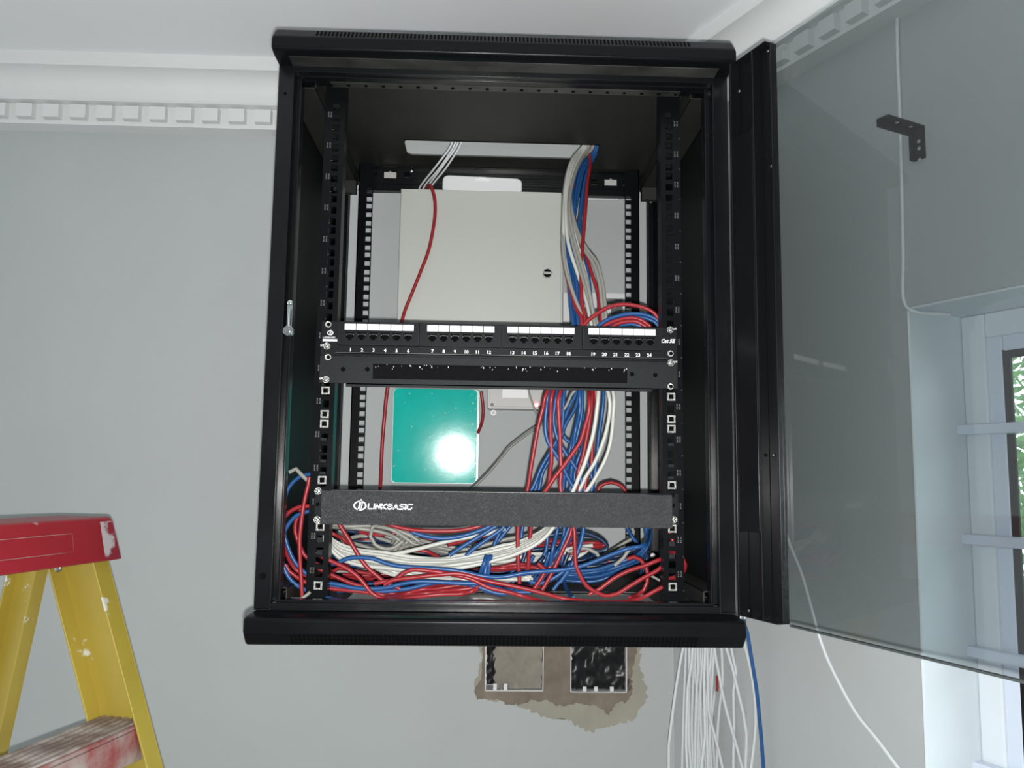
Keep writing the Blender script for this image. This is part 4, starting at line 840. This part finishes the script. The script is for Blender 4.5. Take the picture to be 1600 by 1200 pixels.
for i in range(4):
    cable('white', [(560, 862 + 3 * i), (583, 874 + 4 * i), (600, 881 + 4 * i), (622, 889 + 3.5 * i), (650, 896 + 3 * i), (690, 901 + 2.5 * i), (730, 903 + 2 * i), (760, 905 + 2 * i), (800, 905 + i), (830, 903)], 'white cable partly covered by the blue and red ones low in the floor tangle', 'low white strands in the floor tangle', Y=.06)
FL = 'loose cables in the middle of the floor tangle'
cable('blue', [(526, 881), (537, 875), (554.5, 871), (583, 873), (602, 880), (625, 885), (662, 887.5), (700, 890), (725, 894), (750, 899.5), (775, 902), (797, 900), (816, 896), (847, 893), (872, 891), (897, 887.5), (922, 880), (957, 866), (982, 857), (1007, 851), (1014, 830, .12)], 'long bright blue cable waving across the whole floor tangle', Y=.018)
cable('blue', [(503, 910), (526, 913), (554.5, 919), (583, 920), (605, 918), (625, 913), (650, 909), (675, 909), (712, 911), (745, 912), (770, 917), (800, 925), (830, 925)], 'blue cable running left to right just above the flat red sheaf', Y=.018)
cable('blue', [(503, 913), (540, 919), (575, 925), (600, 924), (637, 920), (662, 914), (687, 910), (725, 912), (750, 918), (769, 925), (787, 928), (810, 922)], 'blue cable twisting around its neighbour above the flat red sheaf', Y=.022)
cable('blue', [(640, 829), (650, 834), (675, 840), (700, 841), (725, 837), (750, 829), (769, 820), (785, 805)], 'sagging blue cable just under the management bar', Y=.03)
cable('red', [(590, 812), (600, 817), (625, 824.5), (650, 828.5), (687, 830), (719, 828.5), (750, 822), (768, 812)], 'sagging red cable directly under the management bar', Y=.018)
cable('blue', [(800, 806), (775, 822), (756, 834), (731, 849), (712, 861), (702, 868)], 'blue cable slanting down to the white sheaf, leftmost of the slanting group', Y=.05)
cable('blue', [(792, 815), (785, 826), (762, 842), (737, 860), (728, 869)], 'blue cable slanting down to the white sheaf, second of the slanting group', Y=.055)
cable('red', [(497, 866), (505, 871), (522, 879), (545, 890), (564, 906), (581, 927), (598.6, 935), (621.6, 939), (662, 942), (700, 942), (740, 941)], 'thick red cable dipping steeply to the front edge at left', Y=.006)
cable('red', [(524, 805), (529.6, 818), (545, 842.6), (560, 867.5), (572, 885), (587, 898), (602, 910), (625, 920)], 'red cable slanting from the management bar across the white sheaf', Y=.02)
cable('red', [(497, 888), (505, 892), (522, 900), (545, 910), (564, 916), (600, 925), (630, 930)], 'red cable leaning right out of the left front rail near the floor', Y=.03)
cable('red', [(585, 912), (600, 909), (619, 905), (631, 895), (644, 890), (675, 892.5), (706, 897.5), (737, 905), (762, 917.5), (797, 926), (822, 933), (847, 940), (866, 944)], 'red cable crossing the floor tangle and dipping out of sight at the sill', Y=.012)
cable('red', [(600, 914), (612, 907), (650, 902), (700, 897), (725, 898), (762, 908), (797, 915), (829, 922), (860, 930), (885, 936), (922, 940), (960, 941), (985, 939), (1003, 934), (1026, 922), (1042, 914, .012), (1060, 905, .02)], 'long red cable along the cabinet sill rising to the right front rail', Y=.010)
for i in range(7):
    cable('red', [(605, 938 - i), (632, 935 - 1.6 * i), (660, 932 - 2.6 * i), (690, 930 - 3.2 * i), (718, 928 - 3.0 * i), (735, 925 - 2.0 * i), (744, 920 - 1.0 * i), (746, 912)], 'red cable in the flat sheaf lying low at the front of the cabinet floor', 'flat red sheaf at the front of the floor', Y=.02 + .004 * i)
for i in range(4): cable('blue', [(764 + 3 * i - 6, 868), (762 + 3 * i - 6, 880), (758 + 3 * i - 6, 905), (757 + 4 * i - 6, 918), (768 + 5 * i - 6, 926 - i), (785 + 5 * i, 930 - 2 * i)], 'blue cable wrapped vertically around the white sheaf', 'blue wraps around the white sheaf', Y=.030)
# grey fan at the upper left of the tangle
gf = [[(512, 818), (540, 822), (575, 822), (610, 826), (631, 839), (644, 850)], [(520, 822), (560, 826), (600, 831), (622, 842), (632, 852)], [(600, 819), (619, 828), (640, 838), (655, 848)], [(590, 815), (612, 824), (636, 832), (665, 836)],
      [(655, 828), (644, 834), (631, 843), (622, 854), (612, 864)], [(660, 832), (648, 839), (636, 847), (626, 858), (620, 866)], [(650, 826), (638, 834), (625, 842), (614, 852), (607, 861)],
      [(530, 852), (545, 843), (565, 838), (590, 839), (612, 846)], [(533, 846), (555, 850), (578, 856), (600, 860)]]
for i, g in enumerate(gf): cable('grey', g, 'grey cable in the dim grey fan at the left back of the floor tangle', 'grey fan at the left back of the floor', Y=.10 + .004 * i)
cable('grey', [(603, 815), (593, 818), (582, 823), (578.5, 838), (586, 851), (602, 858), (618, 855), (630, 845)], 'grey cable forming a small round loop at the left of the floor tangle', Y=.085)
for i in range(6): cable('grey', [(560 + 6 * i, 827 + 2 * i), (640, 842 + 3 * i), (675, 848 + 3 * i), (700, 855 + 2 * i), (730, 858 + i), (760, 850 + i), (800, 842 + i), (830, 838)], 'grey cable deep behind the white sheaf in the floor tangle', 'deep grey strands behind the white sheaf', Y=.15 + .005 * i)
dk = [[(500, 832), (507, 850), (512, 862), (522, 880)], [(504, 822), (512, 845), (525, 868), (540, 885)], [(530, 826), (545, 829), (564, 833), (580, 842), (600, 850)], [(520, 818), (545, 825), (575, 830), (600, 836)], [(640, 832), (630, 845), (622, 858), (615, 866)]]
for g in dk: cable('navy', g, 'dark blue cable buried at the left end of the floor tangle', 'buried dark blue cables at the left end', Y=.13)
dr_ = [[(505, 822), (520, 832), (535, 842), (548, 856)], [(560, 832), (583, 834), (612, 835), (640, 832), (665, 838)], [(632, 866), (650, 860), (668, 861), (690, 870)], [(505, 846), (520, 856), (540, 880), (560, 896)], [(700, 850), (720, 846), (745, 838), (770, 842)], [(510, 898), (530, 890), (560, 893), (590, 897)]]
for g in dr_: cable('red', g, 'red cable half hidden in the back left of the floor tangle', 'half hidden red cables at the back left', Y=.12)
cable('white', [(612, 866), (625, 864), (656, 857), (687, 849), (712, 843), (737, 839), (762, 834), (790, 826)], 'thin white cable rising to the right above the white sheaf', Y=.06)
# middle right: horizontals, uprights
for i in range(4): cable('white', [(752, 872 + 3 * i), (790, 876 + 2 * i), (830, 866 + 3 * i), (858, 864 + 4 * i), (900, 858 + 3 * i), (925, 853 + i)], 'white cable lying level behind the upright reds in the floor tangle', 'level white strands at the right middle', Y=.12 + .005 * i)
for i in range(3): cable('red', [(795, 880 + 2 * i), (825, 862), (841, 842 + 3 * i), (866, 846 + 2 * i), (910, 848 + 2 * i), (935, 847 + 3 * i), (944, 850 + i), (935, 855), (900, 862), (860, 872 - 2 * i)], 'red cable in the flattened loop at the right middle of the tangle', 'flattened red loop at the right middle', Y=.13 + .004 * i)
cable('navy', [(850, 840), (870, 834), (897, 832), (922, 835), (941, 844), (949, 852), (948, 859), (937, 861.5), (920, 858), (905, 856)], 'dark navy cable making the outermost oval loop at the right middle', Y=.12)
cable('grey', [(890, 862), (905, 857), (920, 858), (932, 864), (937, 872)], 'grey cable end curling inside the navy loop', Y=.11)
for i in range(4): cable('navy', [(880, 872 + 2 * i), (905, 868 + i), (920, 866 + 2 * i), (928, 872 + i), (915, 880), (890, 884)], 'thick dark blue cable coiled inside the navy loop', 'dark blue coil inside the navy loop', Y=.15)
for i in range(3): cable('red', [(764, 888 + 2 * i), (785, 886 + 2 * i), (808, 882 + 3 * i), (835, 886 + i), (850, 892)], 'red cable crossing level behind the bright blue wave', 'level reds behind the bright blue wave', Y=.07)
for i in range(6): cable('blue', [(800, 884 + 2.6 * i), (830, 882 + 3 * i), (862, 886 + 3.2 * i), (890, 892 + 3.4 * i), (930, 890 + 3.2 * i), (965, 880 + 3 * i), (990, 870 + 3 * i), (1004, 860 + 2 * i), (1010 + i, 846), (1010 + 1.4 * i, 832), (1008 + 1.2 * i, 815)], 'blue cable in the dense sheaf rising at the right back of the cabinet', 'dense blue sheaf at the right back', Y=.13 + .006 * i)
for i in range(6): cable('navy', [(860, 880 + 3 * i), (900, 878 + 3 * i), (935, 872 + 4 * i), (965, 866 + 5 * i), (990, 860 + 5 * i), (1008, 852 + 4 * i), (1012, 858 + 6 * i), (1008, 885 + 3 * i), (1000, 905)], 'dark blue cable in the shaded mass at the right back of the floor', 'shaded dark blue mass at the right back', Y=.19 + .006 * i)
for i in range(2): cable('blue', [(974 + 4 * i, 816), (981 + 4 * i, 827), (990 + 3 * i, 839), (998 + 2 * i, 852), (1000, 862)], 'blue cable slanting down right against the rear rail', 'slanting blue pair at the rear rail', Y=.22)
cable('grey', [(936, 871), (957, 860), (976, 848), (988, 841), (990, 830), (984, 818)], 'grey cable slanting up right in front of the white wall', Y=.24)
cable('grey', [(960, 884), (967, 878), (974, 872), (980, 863), (986, 856)], 'grey cable end lying over the dense blue sheaf', Y=.11)
cable('grey', [(1010, 896), (1022, 902), (1036, 910), (1048, 916, .03)], 'short grey stub slanting behind the right front rail', Y=.05, r=.0018)
cable('red', [(980, 874), (990, 870), (1000, 874), (1009, 884), (1012, 896), (1011, 910), (1006, 922), (996, 930), (984, 934)], 'dark red cable hooking round at the right back corner', Y=.05)
cable('red', [(1045, 862, .03), (1056, 864, .012), (1066, 871, .008), (1070.5, 882, .010), (1068, 893, .02), (1055, 902, .035), (1040, 905, .05)], 'red cable bulging out to the right of the right front rail')
cable('red', [(1032, 826, .05), (1042, 828, .03), (1050, 840, .03), (1052, 860, .03)], 'red cable end behind the right front rail under the management bar')
cable('red', [(840, 880), (852, 890), (848, 900), (838, 915), (832, 924)], 'short red cable between the two steep ones near the sill', Y=.035)
cable('blue', [(815, 900), (840, 912), (862, 905), (880, 893), (892, 880)], 'blue cable bowl shaped behind the steep reds near the sill', Y=.06)
for i, (a, b) in enumerate(((790, 921), (800, 918), (838, 905), (866, 900), (812, 905), (826, 908))): cable('navy' if i % 2 else 'blue', [(a + 22, 856 + 3 * i), (a + 16, 880), (a + 6, 900), (a, b)], 'dark upright cable among the reds at the middle of the floor', 'dark uprights at the middle of the floor', Y=.08)
cable('darkgrey', [(720, 943), (732, 936), (760, 935), (785, 940), (805, 944)], 'thick dark sleeve lying at the front edge of the cabinet floor', Y=-.01, r=.006)

bk = random.Random(31); cols = ['navy', 'red', 'blue', 'grey', 'navy', 'blue', 'red', 'navy', 'grey', 'blue', 'red', 'navy', 'blue', 'red', 'blue', 'navy']
seen = {'navy': 'dark blue', 'red': 'red', 'blue': 'blue', 'grey': 'grey'}
for i, c_ in enumerate(cols):
    y0_ = 842 + 5.2 * i; a_, b_ = bk.uniform(0, 6.28), bk.uniform(4, 10)
    xs_ = range(508 + bk.randint(0, 30), 960 if i < 8 else 860, 38)
    cable(c_, [(x, y0_ + b_ * sin(a_ + x * .012) + (x - 700) * bk.choice((-.01, .01))) for x in xs_], seen[c_] + ' cable running along the bottom layer under the floor tangle', seen[c_] + ' cables of the bottom layer', Y=.20 + .004 * (i % 4))

# --- white cables hanging below the cabinet in the wall corner
hang = [
 ([(1068, 1009), (1063, 1034), (1056, 1077), (1049, 1130), (1045, 1165), (1045, 1200)], .30, 'white cable hanging below the cabinet, bowing furthest left'),
 ([(1082.5, 1009), (1081, 1034), (1074.6, 1074), (1073, 1112), (1072, 1165), (1074, 1200)], .29, 'white cable hanging below the cabinet, second from the left'),
 ([(1077, 1009), (1077, 1060), (1076, 1112), (1077, 1165), (1080, 1200)], .32, None),
 ([(1090, 1009), (1091, 1042), (1088.6, 1077), (1087, 1130), (1086, 1200)], .31, None),
 ([(1102, 1009), (1100, 1060), (1101, 1112), (1102, 1147), (1096, 1200)], .285, None),
 ([(1105, 1009), (1106, 1077), (1107, 1112), (1116, 1147), (1124.5, 1179), (1129, 1200)], .29, 'white cable below the cabinet veering right near the bottom of the view'),
 ([(1116, 1009), (1123, 1051), (1131.5, 1095), (1142, 1135), (1151, 1165), (1160, 1200)], .28, 'white cable below the cabinet slanting steadily to the right'),
 ([(1134, 1009), (1144, 1042), (1152.5, 1077), (1161, 1112), (1166.5, 1147), (1165, 1200)], .27, 'white cable below the cabinet bowing right inside the outermost two'),
 ([(1142, 1009), (1150, 1048), (1146, 1080), (1147, 1130), (1146, 1200)], .29, None),
 ([(1150, 1009), (1151, 1050), (1153, 1095), (1157, 1147), (1160, 1200)], .30, None),
 ([(1095, 1009), (1094, 1060), (1096, 1130), (1093, 1200)], .33, None), ([(1109, 1009), (1110, 1070), (1108, 1130), (1112, 1200)], .33, None), ([(1115, 1009), (1113, 1060), (1110, 1120), (1108, 1200)], .31, None),
 ([(1127, 1009), (1129, 1060), (1122, 1130), (1120, 1200)], .32, None), ([(1121, 1009), (1119, 1070), (1112, 1120), (1117, 1200)], .34, None), ([(1085, 1009), (1083, 1070), (1081, 1130), (1083, 1200)], .34, None),
 ([(1072, 1009), (1070, 1060), (1068, 1120), (1066, 1200)], .35, None), ([(1104, 1009), (1105, 1060), (1099, 1130), (1103, 1200)], .34, None),
 ([(1087, 1009), (1086, 1050), (1092, 1110), (1090, 1200)], .33, None), ([(1099, 1009), (1096, 1050), (1094, 1100), (1098, 1200)], .32, None), ([(1112, 1009), (1110, 1040), (1104, 1090), (1106, 1200)], .30, None)]
def hanging(mt, pts, Y, label, grp, r=.0026, up=-0.69):
    x0 = at(pts[0][0], pts[0][1], Y); P = [Vector((x0.x, Y, up))] + [at(a, b, Y) for a, b in pts]; e_ = P[-1]; d = (P[-1] - P[-2]).normalized()
    P += [e_ + Vector((d.x * .15, 0, -.2)), e_ + Vector((d.x * .16, 0, -.7)), Vector((e_.x + d.x * .16, Y, FZ + .01))]
    mb = MB(); mb.tube(P, r, 8, .02); tag(obj('network_cable', mb, M[mt], ang=80), label, 'cable', grp)
for pts, Y, lb in hang: hanging('coolwhite', pts, Y, lb or 'white cable inside the bunch hanging straight below the cabinet', None if lb else 'white cables hanging in a bunch below the cabinet')
hanging('coolwhite', [(1158, 985), (1163, 1004), (1172, 1042), (1179, 1086), (1181, 1130), (1177, 1174), (1173.5, 1200)], .22, 'outermost white cable below the cabinet, printed along its length beside the blue one', None, up=-.60)
hanging('blue', [(1163, 975), (1168, 990), (1175, 1034), (1182, 1077), (1187.5, 1130), (1193, 1200)], .21, 'single blue cable hanging below the cabinet right of the white ones', None, r=.0030, up=-.60)
cable('darkgrey', [(1119, 1004), (1119, 1050), (1118, 1095), (1114, 1118), (1116, 1150), (1119, 1205)], 'dark cable showing between the hanging white cables', Y=.345, r=.003)
cable('red', [(1120, 1056), (1120.5, 1064), (1121, 1074), (1120, 1080)], 'short red cable glimpsed between the hanging white cables', Y=.33, r=.0022)

# ------------------------------------------------------------------ the stepladder
LA = radians(14.0); LW = Vector((sin(LA), cos(LA), 0)); LN = Vector((cos(LA), -sin(LA), 0)); UZ = Vector((0, 0, 1))
LY = 0.14                                       # depth of the far rail at the cap
LO = at(125, 874, LY); LO.z = LO.z
def LP(w_, n_, z_): return LO + LW * w_ + LN * n_ + UZ * z_     # w toward the wall, n toward the climbing side
lad = thing('stepladder', (LO.x, LO.y - .1, FZ), 'yellow fibreglass stepladder with red top cap and red steps, splashed with white paint', 'stepladder')
capL, capH = 0.46, 0.062
def lerp(a, b, t): return a + (b - a) * t
mb = MB()
nb, ntp = (0.052, -0.066), (0.040, -0.056)
def capsec(w_, ins): return [LP(w_, nb[0] - ins, 0), LP(w_, ntp[0] - ins, capH - .004), LP(w_, ntp[0] - .004 - ins, capH), LP(w_, ntp[1] + .004 + ins, capH), LP(w_, ntp[1] + ins, capH - .004), LP(w_, nb[1] + ins, 0)]
A, B_ = capsec(0.022, 0.0), capsec(0.022 - capL, 0.0)
A = [p - LW * (0.010 * (k in (1, 2, 3, 4))) for k, p in enumerate(A)]
n6 = 6; mb.add(A + B_, [tuple(range(n6))[::-1], tuple(range(n6, 2 * n6))] + [(i, (i + 1) % n6, n6 + (i + 1) % n6, n6 + i) for i in range(n6)])
cp = obj('top_cap', mb, M['ladred'], lad, bevel=.003, seg=3)
# embossed rectangle on the long face
mb = MB(); fd = (LP(0, ntp[0], capH) - LP(0, nb[0], 0)).normalized(); fn = fd.cross(LW).normalized(); 
if fn.dot(LN) < 0: fn = -fn
def facept(w_, h): t = h / capH; return LP(w_, lerp(nb[0], ntp[0], t), h) + fn * .0006
for (wa, wb_, ha, hb) in ((-.30, -.072, .018, .0188), (-.30, -.072, .0425, .0433), (-.0728, -.072, .018, .0433), (-.30, -.2992, .018, .0433)):
    mb.add([facept(wa, ha), facept(wb_, ha), facept(wb_, hb), facept(wa, hb)], [(0, 1, 2, 3)])
obj('embossed_border', mb, M['stepred'], cp, smooth=False)
mb = MB(); mb.add([facept(.0215, .001), facept(-.012, .001), facept(-.016, .056), facept(.010, .056)], [(0, 1, 2, 3)]); obj('paint_smear', mb, M['ladend'], cp, smooth=False)
# rails: channel sections that lean and splay
HL = H + LO.z                                    # length down to the floor
def rail_c(n_top, n_bot, w_top, w_bot, web, fl, side, name, mt, ztop=0.001, t=.0035):
    # web across n, flanges pointing along w*side
    def sec(z, nn, ww):
        h = web / 2
        pts = [(-h, 0), (h, 0), (h, fl), (h - t, fl), (h - t, t), (-h + t, t), (-h + t, fl), (-h, fl)]
        return [LP(ww + side * q[1], nn + q[0], z) for q in pts]
    z0 = -HL
    k = lambda z: (z - ztop) / (z0 - ztop)
    A = sec(ztop, n_top, w_top); B = sec(z0, n_bot, w_bot); mb = MB(); n = 8
    fs = [(i, (i + 1) % n, n + (i + 1) % n, n + i) for i in range(n)] + [(0, 1, 4, 5), (1, 2, 3, 4), (0, 5, 6, 7), (8, 13, 12, 9), (9, 12, 11, 10), (8, 15, 14, 13)]
    if side < 0: fs = [f[::-1] for f in fs]
    mb.add(A + B, fs); return obj(name, mb, mt, lad, bevel=.0008)
NT, NB_ = 0.001, 0.001 + 0.360 * (HL)
rail_c(NT, NB_, 0.006, 0.075, 0.080, 0.030, -1, 'front_rail', M['yellowp'])
rail_c(NT, NB_, -capL + 0.038, -capL - 0.03, 0.080, 0.030, 1, 'front_rail', M['yellowp'])
rail_c(-0.070, -0.070 - 0.205 * HL, -0.006, 0.06, 0.050, 0.022, -1, 'rear_rail', M['yellowp'], ztop=.004)
rail_c(-0.070, -0.070 - 0.205 * HL, -capL + 0.05, -capL - 0.015, 0.050, 0.022, 1, 'rear_rail', M['yellowp'], ztop=.004)
SP = 0.305; ks = 0
for k in range(1, 6):
    zt = -SP * k + capH + 0.022
    if zt < -HL + .1: break
    t = (0.001 - zt) / (HL + .001); nc = NT + (NB_ - NT) * t; wf = 0.006 + (0.069) * t - .004; wn = -capL + .038 - (.068) * t + .004
    mb = MB(); dpt = 0.078
    c = (LP(wf, nc, zt - .004) + LP(wn, nc, zt - .004)) / 2; hw = (wf - wn) / 2
    mb.obox(c, LW * hw, LN * dpt / 2, UZ * .004)
    mb.obox(c + LN * (dpt / 2 - .002) - UZ * .022, LW * hw, LN * .002, UZ * .024); mb.obox(c - LN * (dpt / 2 - .002) - UZ * .022, LW * hw, LN * .002, UZ * .024)
    st = obj('step', mb, M['stepred'], lad, bevel=.002)
    mb = MB()
    for j in range(6): mb.obox(c + LN * (-dpt / 2 + .009 + j * .012) + UZ * .0052, LW * hw, LN * .0032, UZ * .0014)
    obj('tread_ridges', mb, M['stepgrey'], st, bevel=.0008)
    for w_ in (wf + .005,):
        for n_ in (0.036,):
            mb = MB(); mb.dome(LP(w_ - .012, nc + .0395, zt - .022), .0055, LN, .003); obj('rivet', mb, M['steel'], lad)
mb = MB(); mb.dome(LP(-.028, -.012, -.010), .006, LN * .2 - LW, .003); obj('rivet', mb, M['steel'], lad)
for (nn, ww) in ((NB_, .07), (NB_, -capL - .02), (-0.070 - 0.205 * HL, .055), (-0.070 - 0.205 * HL, -capL - .01)):
    mb = MB(); mb.obox(LP(ww, nn, -HL + .02), LW * .024, LN * .045, UZ * .0195); obj('rubber_foot', mb, M['gasket'], lad, bevel=.003)
